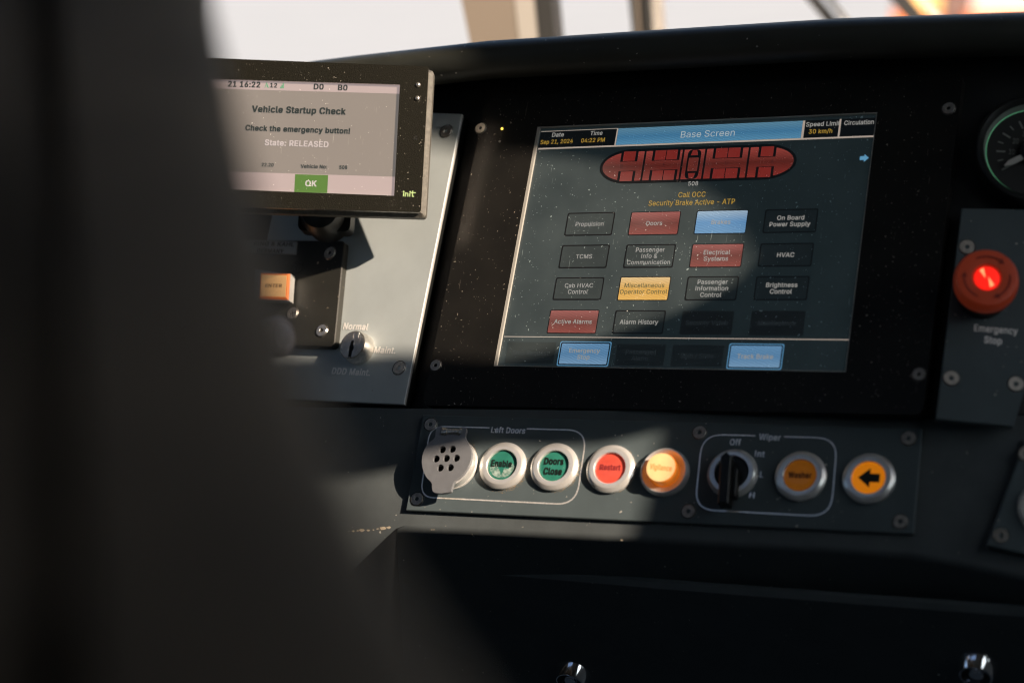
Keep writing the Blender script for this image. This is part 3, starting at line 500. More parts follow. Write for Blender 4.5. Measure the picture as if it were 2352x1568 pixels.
# things seen above the dashboard lip
def cam_pt(px, py, z): return W3(Vector(((px-CX)/F*z, (py-CY)/F*z, z)))
def strip(name, quad, z, m, depth=0.03, **tags):
    """a real post standing at distance z: its outline, given depth away from the viewer"""
    a = [cam_pt(x, y, z) for x, y in quad]; b = [p + Vector((-.25, .97, 0))*depth for p in a]
    mb = MB(); n = len(a); mb.add(a+b, [list(range(n))[::-1], list(range(n, 2*n))]+[[i, (i+1) % n, n+(i+1) % n, n+i] for i in range(n)])
    return mb, a
def post(name, pieces, z, label, cat):
    root = bpy.data.objects.new(name, None); root.empty_display_size = .02; col.objects.link(root)
    q0 = pieces[0][1]; base = cam_pt(q0[-1][0], q0[-1][1], z); root.location = base; tag(root, label, cat)
    for pname, quad, m, depth, dz in pieces:
        mb, a = strip(pname, quad, z+dz, m, depth)
        mb.v = [(v[0]-base.x, v[1]-base.y, v[2]-base.z) for v in mb.v]; mb.build(pname, m, root)
    return root
ZP = 1.95
post('window_pillar', [
    ('pillar_cover', [(1010, -250), (1152, -250), (1196, 140), (1087, 140)], M['cream'], .05, 0),
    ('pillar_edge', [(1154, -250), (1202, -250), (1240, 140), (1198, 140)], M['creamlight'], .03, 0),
    ('rubber_seal', [(1203, -250), (1243, -250), (1280, 140), (1242, 140)], M['rubber'], .05, 0)], ZP,
    'wide cream window pillar with black rubber seal rising behind the dashboard', 'window pillar')
post('window_post', [
    ('post_rail', [(1420, -250), (1440, -250), (1468, 120), (1456, 120)], M['rubber'], .02, 0),
    ('post_face', [(1441, -250), (1458, -250), (1484, 120), (1469, 120)], M['cream'], .02, 0.004),
    ('post_seal', [(1459, -250), (1480, -250), (1503, 120), (1485, 120)], M['rubber'], .02, 0),
    ('post_flange', [(1481, -250), (1502, -250), (1527, 120), (1504, 120)], M['steel'], .02, 0.004)], ZP+.15,
    'slim dark and silver post right of the cream pillar, behind the dashboard lip', 'window post')
def arm(quads, label):
    r = post('windscreen_wiper', quads, ZP+.25, label, 'wiper'); r['group'] = 'wiper arms outside the windscreen'
arm([('arm_bar', [(1600, -300), (1640, -300), (1972, 110), (1945, 110)], M['rubber'], .02, 0), ('blade', [(1660, -300), (1684, -300), (2000, 110), (1985, 110)], M['steel'], .01, .01)],
    'left one of the two slanted wiper arms outside the windscreen')
arm([('arm_bar', [(1790, -300), (1842, -300), (2180, 110), (2140, 110)], M['rubber'], .02, 0), ('blade', [(1860, -300), (1890, -300), (2220, 110), (2200, 110)], M['steel'], .01, .01)],
    'right one of the two slanted wiper arms, nearest the orange blur')
mb = MB(); base = cam_pt(1985, 70, ZP+.25)
mb.lathe([(.018, -.03), (.018, .002), (.014, .008), (.006, .010)], 24); o = mb.build('wiper_pivot', M['rubber'], smooth=True)
o.location = base; tag(o, 'rounded black wiper pivot cap between the two slanted wiper arms', 'wiper pivot')
# distant blurred orange machine outside
root = bpy.data.objects.new('work_vehicle', None); col.objects.link(root); zb = 7.0; b0 = cam_pt(2250, 60, zb); root.location = b0
tag(root, 'blurred orange, brown and pink vehicle outside the windscreen at top right', 'vehicle')
for nm, quad, m, dz in (('side_panel', [(2100, -300), (2190, -300), (2140, 260), (2060, 260)], M['yellowpaint'], 0),
                        ('bumper', [(2050, 30), (2160, 30), (2160, 260), (2050, 260)], M['orangepaint'], -.1),
                        ('pillar', [(2190, -300), (2250, -300), (2212, 260), (2150, 260)], M['brownpaint'], .02),
                        ('rear_panel', [(2250, -300), (2700, -300), (2700, 26), (2232, 30)], M['pinkpaint'], .05),
                        ('skirt', [(2216, 31), (2700, 26), (2700, 260), (2216, 260)], M['orangepaint'], -.02)):
    mb, a = strip(nm, quad, zb+dz, m, .6); mb.v = [(v[0]-b0.x, v[1]-b0.y, v[2]-b0.z) for v in mb.v]; mb.build(nm, m, root)

# ------------------------------------------------------------------ dashboard body
def interp(pts, x):
    for (x0, y0), (x1, y1) in zip(pts, pts[1:]):
        if x <= x1 or (x1, y1) == pts[-1]: return y0+(y1-y0)*(x-x0)/(x1-x0)
dash = bpy.data.objects.new('dashboard', None); col.objects.link(dash)
tag(dash, 'large black moulded tram dashboard that carries the displays and switch panels', 'dashboard')
DN = (LN*1.0); FWD = YW.copy(); UP = ZW.copy()
def wing(px, py, h):
    return WPm.hit(px, py, h) if px > 2190 else LP.hit(px, py, h)
xs = [-900, -300, 300, 600, 740, 925, 1060, 1250, 1450, 1700, 1950, 2150, 2190, 2350, 2700]
roof_top = [(-900, 330), (300, 205), (740, 139), (1100, 99), (1500, 73), (1900, 48), (2352, 33), (2700, 28)]
# brow: swept profile along the top edge
prof = [(0.30, -0.06), (0.12, -0.012), (0.04, -0.002), (0.014, 0.0), (0.005, -0.0012), (0.0, -0.0045), (-0.002, -0.010), (-0.002, -0.017), (0.001, -0.022), (0.008, -0.026), (0.022, -0.028), (0.036, -0.028)]
mb = MB(); rows = []
for x in range(-900, 2701, 100):
    T = LP.hit(x, interp(roof_top, x), 0.040)
    rows.append([W3(T + FWD*a + UP*b) for a, b in prof])
n = len(prof); fl = []
for i in range(len(rows)-1):
    for k in range(n-1): fl.append([i*n+k, i*n+k+1, (i+1)*n+k+1, (i+1)*n+k])
mb.add([p for r in rows for p in r], fl); mb.build('brow', M['lip'], dash, smooth=60, label='rounded black brow along the top edge of the dashboard')
# back wall below the brow and recess in which the display sits
mb = MB(); A, B_ = [], []
for i, x in enumerate(range(-900, 2701, 100)):
    A.append(rows[i][-1]); B_.append(W3(wing(x, 200 if x < 900 else 190-0.035*(x-900), -.012)))
nn = len(A); mb.add(A+B_, [[i, nn+i, nn+i+1, i+1] for i in range(nn-1)])
G = [W3(wing(x, 950, -.012)) for x in range(-900, 2701, 100)]
mb.add(B_+G, [[i, nn+i, nn+i+1, i+1] for i in range(nn-1)])
G2 = [W3(BP.hit(x, 1030, -.03)) for x in range(-900, 2701, 100)]; mb.add(G+G2, [[i, nn+i, nn+i+1, i+1] for i in range(nn-1)])
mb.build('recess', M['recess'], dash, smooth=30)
# lower front body: the panel field, rounded ledge, underside
crease = [(-900, 3000), (500, 1610), (640, 1475), (780, 1338), (845, 1275), (885, 1236), (910, 1213), (935, 1205), (1010, 1207), (1150, 1213), (1300, 1220), (1440, 1227), (1700, 1240), (1900, 1251), (2090, 1264), (2200, 1282), (2352, 1315), (2700, 1400)]
mb = MB(); rows = []
def top_y(x): return 938+.012*(x-970)
sx = [p[0] for p in crease]
ROLL = (14, 28, 42, 54, 62, 66)
phi = [math.radians(a) for a in (0, 8, 18, 30, 40)]
under = [(500, 1203), (700, 1203), (850, 1204)]+[c_ for c_ in crease if c_[0] >= 935]
for (x, y) in crease:
    T = BP.hit(x, max(905, top_y(max(x, -900))), -.0035) if x < 2190 else BP.hit(x, top_y(x), -.0035)
    D = BP.hit(x, y, -.0035)
    rows.append([W3(p) for p in (T, T*.5+D*.5, D)])
n = 3; fl = [[i*n+k, i*n+k+1, (i+1)*n+k+1, (i+1)*n+k] for i in range(len(rows)-1) for k in range(n-1)]
ks = [i for i, c_ in enumerate(crease) if c_[0] <= 935]; cb = MB(); vv = [p for r in rows for p in r]
cb.add(vv, [f for f in fl if max(f) < (ks[-1]+1)*n]); mb.add(cb.v, cb.f)
mb.add(vv, [f for f in fl if max(f) >= (ks[-1]+1)*n]); rows = []
side = [BP.hit(x, y, -.0035) for x, y in crease if x <= 935]; m_ = len(side); inw = unit(LU*.25-LV*.1)
sr = [side, [p-LN*.0015+inw*.0006 for p in side], [p-LN*.004+inw*.001 for p in side], [p-LN*.35+inw*.001 for p in side]]
wb = MB(); wb.add([W3(p) for r in sr for p in r], [[k*m_+i, (k+1)*m_+i, (k+1)*m_+i+1, k*m_+i+1] for k in range(3) for i in range(m_-1)]); wb.build('side_wall', M['recess'], dash, smooth=40)  # near-black recess colour stands in for the shade on this wall
for (x, y) in under:
    D = BP.hit(x, y, -.0035) + (Vector((0, 0, 0)) if x >= 935 else -LN*.0015)
    r = [D]
    q = D
    out = DN
    for a in ROLL:
        # roll over: start along the panel's own down direction and bend inwards
        d = (LV*math.cos(math.radians(a)) - LN*math.sin(math.radians(a))).normalized()
        q = q + d*0.0013; r.append(q)
    q = q + d*0.60; r.append(q)
    rows.append([W3(p) for p in r])
n = len(rows[0]); fl = []
for i in range(len(rows)-1):
    for k in range(n-1): fl.append([i*n+k, i*n+k+1, (i+1)*n+k+1, (i+1)*n+k])
mb.add([p for r in rows for p in r], fl); body = mb.build('body', M['console'], dash, smooth=40)
ang_f = math.radians(66)
DFN = -(LV*math.sin(ang_f)*-1 + LN*math.cos(ang_f)*-1); DFN = (LN*math.cos(ang_f)+LV*math.sin(ang_f)).normalized()
DFD = (LV*math.cos(ang_f)-LN*math.sin(ang_f)).normalized()
_r = BP.hit(1440, 1227, -.0035)
for a in ROLL: _r = _r + (LV*math.cos(math.radians(a))-LN*math.sin(math.radians(a)))*0.0013
DF = Plane(_r, LU, -DFD, DFN)
# access door on the underside, with two chrome locks
de = empty('access_door', DF, 'large black access door with rounded corner below the switch panels', 'access door')
out = [DF.P(*p, .004) for p in [(1077, 1302), (1500, 1338), (1950, 1372), (2500, 1412), (2800, 2600), (1560, 2600), (1195, 1568)]]
mb = MB(); mb.prism(rounded(out, [.014, 0, 0, 0, 0, 0, 0]), .0002, .006, bev=.003); mb.build('door_panel', M['console'], de)
for cxp, cyp in ((1312, 1560), (2243, 1545)):
    c = DF.P(cxp, cyp, .012); mb = MB()
    mb.lathe([(.0125, .0061), (.0130, .006), (.0105, .0145), (.0100, .0152), (.0092, .0152), (.0086, .0105), (.0082, .010), (.0050, .010), (.0045, .0135), (.0042, .014)], 40, c, mis=[0, 0, 0, 0, 0, 1, 1, 0, 0, 0])
    mb.build('door_lock', [M['chrome'], M['black']], de, smooth=25, label='polished chrome round door lock')

# ------------------------------------------------------------------ big touch display
disp = empty('touch_display', LP, 'large landscape touch display in black glass showing Base Screen with tram diagram', 'display')
glass_out = rounded([LP.P(*p) for p in [(1117, 224), (2213, 168), (2118, 952), (969, 930)]], .006)
lcd_q = [(1233.9, 291.1), (2015.5, 257.8), (1942.5, 853.9), (1133.5, 840.7)]
lcd = [LP.P(*p) for p in lcd_q]
hx0 = (lcd[0].x+lcd[3].x)/2; hx1 = (lcd[1].x+lcd[2].x)/2; hy1 = (lcd[0].y+lcd[1].y)/2; hy0 = (lcd[2].y+lcd[3].y)/2
mb = MB(); mb.prism(glass_out, -.008, 0, holes=[rect(hx0, hy0, hx1, hy1)]); mb.build('front_glass', M['glass'], disp)
mb = MB(); t = .0007                                             # pale reveal round the recessed screen
mb.prism(rect(hx0+.0001, hy0+.0001, hx1-.0001, hy1-.0001), -.0035, -.0002, holes=[rect(hx0+t*3.0, hy0+t, hx1-t, hy1-t)])
mb.build('screen_frame', M['rim'], disp)
add_screws(LP, disp, [(1104, 295), (2179, 249.3), (2110.6, 859.4), (1001, 839)], .0041)
mb = MB(); mb.lathe([(.0009, .0001), (.0009, .0006), (.0004, .001)], 16, LP.P(1153.5, 296.5)); mb.build('status_light', M['led'], disp, label='small glowing yellow status light')
mb = MB(); mb.lathe([(.0009, .0001), (.0007, .0005)], 16, LP.P(1148, 325)); mb.build('light_sensor', M['plate'], disp)
SZ = -.0020
S = lambda x, y: LP.P(*Z3(x, y), SZ)
def split_build(mb, name, m, parent):
    for f in mb.f:
        b = MB(); b.add([mb.v[i] for i in f], [list(range(len(f)))]); b.build(name, m, parent)
def sq(q):
    P = [S(q[i], q[i+1]) for i in range(0, 8, 2)]
    return ((P[0].x+P[3].x)/2, (P[2].y+P[3].y)/2, (P[1].x+P[2].x)/2, (P[0].y+P[1].y)/2)
e_bg = (.0030, .0052, .0058)
mb = MB(); mb.prism(rect(hx0+t*3.0+.0001, hy0+t+.0001, hx1-t-.0001, hy1-t-.0001), -.0034, SZ)
scr = mb.build('screen', screen_mat('field', (.014, .020, .024), e_bg), disp, label='lit liquid crystal screen')
C_TXT = (.30, .29, .27); C_YEL = (.36, .22, .03)
T_W = screen_mat('text', (.04, .04, .04), C_TXT, .46); T_D = screen_mat('faint_text', (.02, .024, .027), (.006, .008, .009)); T_Y = screen_mat('yellow_text', (.04, .028, .01), C_YEL, .44)
T_DK = screen_mat('dark_text', (.03, .025, .01), (.06, .045, .01)); S_K = screen_mat('black', (.002, .002, .003), (.0010, .0016, .0020), dusty=False)
def grad_mat(name, c0, c1, c2, y0, y1, es=1.0):
    """screen pixels whose picture content is shaded top to bottom"""
    if name in _sc: return _sc[name]
    m = screen_mat(name, tuple(min(.5, v*.12) for v in c1), c1, es); n = m.node_tree; b = n.nodes['Principled BSDF']
    tc = n.nodes.new('ShaderNodeTexCoord'); sp = n.nodes.new('ShaderNodeSeparateXYZ'); n.links.new(tc.outputs['Object'], sp.inputs[0])
    mr = n.nodes.new('ShaderNodeMapRange'); mr.inputs[1].default_value = y0; mr.inputs[2].default_value = y1; n.links.new(sp.outputs[1], mr.inputs[0])
    cr = n.nodes.new('ShaderNodeValToRGB'); n.links.new(mr.outputs[0], cr.inputs[0])
    cr.color_ramp.elements[0].color = (*c0, 1); cr.color_ramp.elements[1].color = (*c2, 1)
    e = cr.color_ramp.elements.new(.5); e.color = (*c1, 1)
    wv = n.nodes.new('ShaderNodeTexWave'); wv.inputs['Scale'].default_value = 190; wv.inputs['Distortion'].default_value = 5; wv.inputs['Detail'].default_value = 1.5
    mp = n.nodes.new('ShaderNodeMapping'); mp.inputs['Rotation'].default_value = (0, 0, 1.9); n.links.new(tc.outputs['Object'], mp.inputs[0]); n.links.new(mp.outputs[0], wv.inputs[0])
    k = n.nodes.new('ShaderNodeMapRange'); k.inputs[3].default_value = .86*.50; k.inputs[4].default_value = 1.1*.50; n.links.new(wv.outputs['Fac'], k.inputs[0])
    vm = n.nodes.new('ShaderNodeVectorMath'); vm.operation = 'SCALE'; n.links.new(cr.outputs[0], vm.inputs[0]); n.links.new(k.outputs[0], vm.inputs['Scale'])
    n.links.new(vm.outputs[0], b.inputs['Emission Color'])
    return m
TS = cap_len(LP, *Z3(1000, 680), 9.5)                            # capital height of key captions
wref = (S(709, 688)-S(557, 688)).length
_v, _f = glyphs('Propulsion'); wn = (max(p.x for p in _v)-min(p.x for p in _v))*TS/CAP; SXF = wref/wn
LINE = abs(S(1190, 845).y-S(1190, 880).y)
# header bar
ly = S(1280, 236).y
L0, R0 = hx0+.0028, hx1-.0012
mb = MB()
yb = (S(348, 270).y+S(2212, 203).y)/2; yt = (S(790, 160).y+S(1822, 117).y)/2+.0002
mb.poly(rect(L0, yb-.0006, R0, yb+.0006), SZ+.00012)
xA = (S(783, 205).x); xB = S(1816, 165).x; xC = S(2018, 156).x
mb.poly(rect(xA-.0005, yb, xA+.0005, yt), SZ+.00018); mb.poly(rect(xB-.0008, yb, xB+.0008, yt), SZ+.00018); mb.poly(rect(xC-.0006, yb, xC+.0006, yt), SZ+.00018)
mb.poly(rect(L0, yt-.0002, xA, yt+.0002), SZ+.00018)
yl = (S(160, 1307).y+S(2070, 1328).y)/2
mb.poly(rect(L0, yl-.0003, R0, yl+.0003), SZ+.00012)
split_build(mb, 'divider_line', screen_mat('line', (.08, .08, .07), (.19, .155, .13)), disp)
mb = MB(); mb.poly(rect(L0, yb+.0006, xA-.0006, yt-.0004), SZ+.0001); mb.poly(rect(xB+.001, yb+.0006, xC-.001, yt), SZ+.0001); mb.poly(rect(xC+.001, yb+.0006, R0, yt), SZ+.0001)
split_build(mb, 'header_cell', S_K, disp)
hb = MB(); hb.poly(rect(xA+.0006, yb+.0007, xB-.0009, yt), SZ+.0001)
put_text(hb, 'Base Screen', None, center=((S(1138, 195).x+S(1440, 185).x)/2, (yb+yt)/2), cap=cap_len(LP, *Z3(1290, 190), 14.5), width=(S(1438, 188).x-S(1140, 197).x), z=SZ+.0002, mi=1)
hb.build('title_bar', [grad_mat('title', (.085, .24, .38), (.045, .16, .29), (.09, .21, .30), yb, yt), screen_mat('title_text', (.05, .06, .06), (.19, .21, .215))], disp, label='light blue Base Screen title bar')
mb = MB()
def stext(mb, s, x, y, w=None, mi=0, cap=None, bold=.014):
    mb = MB(); c = S(x, y); put_text(mb, s, None, center=c, cap=cap or TS, sx=SXF, width=(S(x+w/2, y).x-S(x-w/2, y).x) if w else None, z=SZ+.0002, mi=mi, bold=bold); mb.build('screen_caption', [T_W, T_Y], disp)
yh1 = S(1930, 133).y; yh2 = S(1913, 174).y
def htext(s, x, yv, w, mi):
    mb = MB(); put_text(mb, s, None, bold=.014, center=(S(x, 180).x, yv), cap=TS*1.02, width=S(x+w/2, 180).x-S(x-w/2, 180).x, z=SZ+.0002, mi=mi); mb.build('screen_caption', [T_W, T_Y], disp)
htext('Date', 463, yh1, 65, 0); htext('Time', 674, yh1, 67, 0); htext('Sep 21, 2024', 462, yh2, 178, 1); htext('04:22 PM', 661, yh2, 130, 1)
htext('Speed Limit', 1920, yh1, 186, 0); htext('30 km/h', 1912, yh2, 130, 1); htext('Circulation', 2119, yh1, 164, 0)
stext(mb, '508', 1208, 463, 55, 0)
TB = cap_len(LP, *Z3(1200, 525), 11.5)
stext(mb, 'Call OCC', 1201, 524, 150, 1, TB); stext(mb, 'Security Brake Active - ATP', 1198, 567, 476, 1, TB)
# direction arrow
mb = MB(); a = S(2130, 323); b_ = S(2180, 321); hgt = (S(2155, 300).y-S(2155, 343).y)/2
xm = a.x+(b_.x-a.x)*.48; yc = (a.y+b_.y)/2
mb.poly([(a.x, yc-hgt*.5), (xm, yc-hgt*.5), (xm, yc-hgt), (b_.x, yc), (xm, yc+hgt), (xm, yc+hgt*.5), (a.x, yc+hgt*.5)], SZ+.0001)
mb.build('direction_arrow', screen_mat('arrow', (.02, .04, .06), (.05, .14, .22)), disp, label='small light blue arrow on the screen')
# tram diagram
def tram():
    xl, xr = S(708, 362).x, S(1768, 312).x; W = xr-xl
    yt_, yb_ = (S(1000, 282).y+S(1500, 265).y)/2, (S(1000, 442).y+S(1500, 432).y)/2; H = yt_-yb_; ym = (yt_+yb_)/2
    X = lambda f: xl+f*W
    nose = .15
    def capsule(g, n=16):
        pts = []
        for k in range(n+1):
            a = math.pi/2+math.pi*k/n; pts.append((X(nose)+(nose*W+g)*math.cos(a), ym+(H/2+g)*math.sin(a)))
        for k in range(n+1):
            a = -math.pi/2+math.pi*k/n; pts.append((X(1-nose)+(nose*W+g)*math.cos(a), ym+(H/2+g)*math.sin(a)))
        return pts
    mb = MB(); mb.poly(capsule(.0020), SZ+.0001, 0); mb.poly(capsule(0), SZ+.00016, 1)
    z2 = SZ+.00022; z3 = SZ+.00028
    def R(f0, v0, f1, v1, mi, z): mb.poly(rect(X(f0), yb_+v0*H, X(f1), yb_+v1*H), z, mi)
    for f in (.222, .425, .543, .768): R(f-.005, -.01, f+.005, 1.01, 0, z2)
    for f0, f1, two in ((.092, .184, 0), (.262, .408, 1), (.582, .735, 1), (.815, .905, 0)):
        for v0, v1 in ((.66, 1.01), (-.01, .34)):
            R(f0, v0, f1, v1, 0, z2)
            a0, a1 = f0+.013, f1-.013; w0, w1 = (v0+.02, v1) if v0 > .3 else (v0, v1-.02)
            if two: c = (a0+a1)/2; R(a0, w0, c-.002, w1, 2, z3); R(c+.002, w0, a1, w1, 2, z3)
            else: R(a0, w0, a1, w1, 2, z3)
    # middle module with rounded black outline
    mb.poly(rounded(rect(X(.450), yb_+.0*H, X(.520), yb_+1.0*H), .004), z2, 0)
    mb.poly(rounded(rect(X(.459), yb_+.26*H, X(.511), yb_+.72*H), .0006), z3, 3)
    mb.poly([(X(.466), yb_+.80*H), (X(.504), yb_+.80*H), (X(.500), yb_+.90*H), (X(.496), yb_+.98*H), (X(.474), yb_+.98*H), (X(.470), yb_+.9*H)], z3, 2)
    mb.poly([(X(.466), yb_+.20*H), (X(.504), yb_+.20*H), (X(.500), yb_+.10*H), (X(.496), yb_+.02*H), (X(.474), yb_+.02*H), (X(.470), yb_+.1*H)], z3, 2)
    for ch, x, y in (('B', 812, 367), ('E', 1048, 360), ('C', 1221, 355), ('D', 1395, 348), ('A', 1645, 342)):
        put_text(mb, ch, None, center=S(x, y), cap=TS*.9, sx=1.0, z=z3+.00004, mi=4)
    mb.build('tram_diagram', [S_K, grad_mat('tram', (.20, .022, .016), (.085, .012, .008), (.27, .045, .035), yb_, yt_),
             screen_mat('door_red', (.03, .004, .003), (.085, .008, .006)), screen_mat('door_red2', (.02, .004, .003), (.06, .010, .007)), screen_mat('tramtext', (.02, .004, .003), (.02, .004, .004))],
             disp, label='red five section tram diagram on the screen')
tram()
B = [('Propulsion', (515,625,778,620,757,750,493,752), 'dark'), ('Doors', (867,622,1136,618,1122,743,850,747), 'red'), ('Brakes', (1230,615,1510,610,1497,737,1215,740), 'blue'), ('On Board|Power Supply', (1607,607,1902,600,1886,733,1590,738), 'dark'),
     ('TCMS', (482,803,748,800,728,930,462,932), 'dark'), ('Passenger|Info &|Communication', (840,800,1112,797,1096,928,818,930), 'dark'), ('Electrical|Systems', (1207,800,1487,796,1470,922,1187,925), 'red'), ('HVAC', (1580,795,1878,789,1862,920,1564,925), 'dark'),
     ('Cab HVAC|Control', (448,983,716,979,700,1106,430,1108), 'dark'), ('Miscellaneous|Operator Control', (808,981,1082,979,1066,1106,790,1108), 'yellow'), ('Passenger|Information|Control', (1178,977,1463,974,1447,1108,1158,1111), 'dark'), ('Brightness|Control', (1558,977,1853,972,1838,1106,1538,1111), 'dark'),
     ('Active Alarms', (420,1164,686,1162,668,1290,400,1289), 'red'), ('Alarm History', (778,1164,1057,1162,1041,1294,758,1294), 'dark'), ('Security Video', (1150,1168,1435,1165,1420,1297,1130,1299), 'off'), ('Maintenance', (1535,1168,1830,1165,1815,1303,1512,1304), 'off'),
     ('Stop Request', (180,1335,457,1335,435,1465,162,1462), 'off2'), ('Emergency|Stop', (473,1338,755,1338,735,1473,456,1468), 'blue2'), ('Passenger|Alarm', (785,1345,1062,1347,1048,1478,765,1473), 'off2'), ('Spin / Slide', (1090,1350,1385,1350,1370,1483,1075,1478), 'off2'), ('Track Brake', (1410,1350,1712,1350,1692,1490,1393,1486), 'blue2')]
names = {'red': 'red', 'blue': 'light blue', 'blue2': 'light blue outlined', 'yellow': 'yellow', 'dark': 'dark outlined', 'off': 'black dimmed', 'off2': 'black dimmed'}
for cap, q, kind in B:
    x0, y0, x1, y1 = sq(q); mb = MB(); z = SZ+.0001; rr = .0014
    if kind in ('dark', 'off', 'off2'):
        mb.poly(rounded(rect(x0, y0, x1, y1), rr, 4), z, 0)
        if kind == 'dark': mb.poly(rounded(rect(x0+.0009, y0+.0009, x1-.0009, y1-.0009), rr*.8, 4), z+.00005, 1)
        if kind == 'off2': mb.poly(rounded(rect(x0+.0006, y0+.0006, x1-.0006, y1-.0006), rr*.8, 4), z+.00005, 1)
        a, b2 = {'dark': (S_K, screen_mat('dark_key', (.010, .014, .017), (.0018, .0030, .0034))), 'off': (screen_mat('off_key', (.003, .004, .004), (.0010, .0014, .0016)),)*2, 'off2': (screen_mat('off_rim', (.008, .012, .014), (.0045, .0070, .0080)), screen_mat('off_key2', (.004, .005, .006), (.0014, .0022, .0025)))}[kind]
    else:
        if kind == 'blue2':
            mb.poly(rounded(rect(x0-.0003, y0-.0003, x1+.0003, y1+.0003), rr, 4), z, 3); mb.poly(rounded(rect(x0+.0004, y0+.0004, x1-.0004, y1-.0004), rr, 4), z+.00004, 0)
            mb.poly(rounded(rect(x0+.0012, y0+.0012, x1-.0012, y1-.0012), rr*.6, 4), z+.00009, 1)
        else:
            mb.poly(rounded(rect(x0-.0004, y0-.0004, x1+.0004, y1+.0004), rr, 4), z, 0); mb.poly(rounded(rect(x0+.0002, y0+.0002, x1-.0002, y1-.0002), rr*.6, 4), z+.00005, 1)
        a = S_K
        nm = cap.split('|')[0].lower().replace(' ', '_')
        b2 = {'red': lambda: grad_mat('red_'+nm, (.22, .030, .022), (.12, .014, .010), (.30, .075, .065), y0, y1),
              'blue': lambda: grad_mat('blue_'+nm, (.12, .26, .44), (.10, .24, .44), (.30, .40, .50), y0, y1),
              'blue2': lambda: grad_mat('blue_'+nm, (.17, .30, .45), (.085, .20, .35), (.11, .24, .40), y0, y1),
              'yellow': lambda: grad_mat('yel', (.70, .38, .075), (.60, .32, .055), (.66, .46, .22), y0, y1)}[kind]()
    lines = cap.split('|'); cxm = (x0+x1)/2; cym = (y0+y1)/2
    for i, ln in enumerate(lines):
        put_text(mb, ln, None, bold=.014, center=(cxm, cym+((len(lines)-1)/2-i)*LINE), cap=TS, sx=SXF*(.97), z=z+.00014, mi=2)
    tm = T_DK if kind == 'yellow' else (T_D if kind in ('off', 'off2') else T_W)
    mb.build('touch_key', [a, b2, tm, screen_mat('blue_rim', (.03, .07, .1), (.035, .10, .17))], scr, label='%s touch key reading %s' % (names[kind], cap.replace('|', ' ')))

# ------------------------------------------------------------------ left instrument panel
LE = empty('key_switch_panel', LFP, 'satin grey left panel with a key switch, partly lit by sun', 'switch panel')
lp = [LFP.P(*p) for p in [(300, 230), (1061, 262), (1010.7, 516.8), (928, 928.4), (700, 918), (250, 898)]]
mb = MB(); mb.prism(lp, -.0025, 0, 0, bev=.0005, smi=1); mb.build('panel_plate', [M['leftpanel'], M['alu']], LE)
mb = MB(); mb.prism([Vector((p.x-.0015, p.y)) for p in lp], -.012, -.0027); mb.build('panel_backing', M['black'], LE)
add_screws(LFP, LE, [(917, 845)], .0048, 'steel'); add_screws(LFP, LE, [(1025, 302)], .0048, 'steel')
mb = MB()
def ptext(mb, pl, s, zf, l, r, capz, zs, z=.00025, bold=.02, mi=0, shear=0.):
    A = pl.P(*zf(*l), z); B2 = pl.P(*zf(*r), z); xm, ym = zf((l[0]+r[0])/2, (l[1]+r[1])/2)
    put_text(mb, s, A, B2, cap=cap_len(pl, xm, ym, capz*zs), z=z, bold=bold, mi=mi, shear=shear)
ptext(mb, LFP, 'Normal', Z2, (727, 815), (922, 822), 46, .29296, bold=.035)
ptext(mb, LFP, 'Maint.', Z2, (970, 1000), (1138, 1007), 46, .29296, bold=.035)
ptext(mb, LFP, 'DDD Maint.', Z2, (637, 1165), (938, 1180), 46, .29296, bold=.035)
mb.build('lettering', M['whiteprint'], LE)
# key lock
hk = .011; kc = LFP.P(*Z2(800, 935), hk); kr = px_len(LFP, 808, 790, 190*.293)/2*.97
mb = MB(); mb.lathe([(kr*1.14, 0), (kr*1.14, .003), (kr*1.10, hk*.72), (kr*1.02, hk*.95), (kr*.95, hk)], 64, kc, mis=[0, 0, 0, 0, 1]); key = mb.build('key_lock', [M['brightsteel'], M['brushed']], LE, smooth=25, label='round brushed steel key lock with keyhole')
mb = MB(); k = kr
slot = [(-.10, -.95), (-.14, -.5), (-.17, -.1), (-.11, .05), (-.14, .12), (-.10, .30), (.08, .32), (.12, .2), (.08, .02), (.20, -.15), (.22, -.35), (.13, -.5), (.16, -.95)]
mb.poly([(kc.x+a*k*.95, kc.y+b*k*.95-k*.02) for a, b in slot], hk+.0001, 0)
mb.build('keyhole', M['hole'], key)

# coding switch box on the left panel
bh = .006; KP = LFP
KE = empty('code_switch_box', KP.at(700, 700), 'black dusty box plate with lit ENTER key on the left panel', 'control box')
off = KP.at(700, 700)
kq = [off.P(*p, bh) for p in [(330, 548), (791.5, 553), (767.8, 797), (320, 783)]]
mb = MB(); mb.prism(rounded(kq, .004), 0.0002, bh, bev=.0006); mb.build('cover_plate', M['keyplate'], KE)
def K(x, y, h=bh): return off.P(x, y, h)
def kscrew(x, y, ph, m):
    mb = MB(); screw_mesh(mb, K(x, y), .0046, 0, 1, bh, phillips=ph); mb.build('screw', [M[m], M['hole']], KE, smooth=25)
kscrew(757.5, 581, False, 'steel'); kscrew(739, 759, False, 'brightsteel'); kscrew(682.8, 614.5, True, 'black'); kscrew(671, 719.5, True, 'steel')
mb = MB(); mb.prism([K(*p) for p in [(520, 551), (684.3, 556.2), (681, 585.8), (517, 580)]], bh, bh+.001, bev=.0003); 
d = .0012+bh
def ktext(s, zf, l, r, capz, zs, mi, bold, mb=mb):
    A = off.P(*zf(*l), d); B2 = off.P(*zf(*r), d); put_text(mb, s, A, B2, cap=cap_len(off, *zf(*l), capz*zs), z=d, bold=bold, mi=mi)
ktext('RING & KAHL', Z2, (20, 160), (343, 168), 28, .293, 1, .03); ktext('GERMANY', Z2, (45, 212), (258, 220), 26, .293, 1, .03)
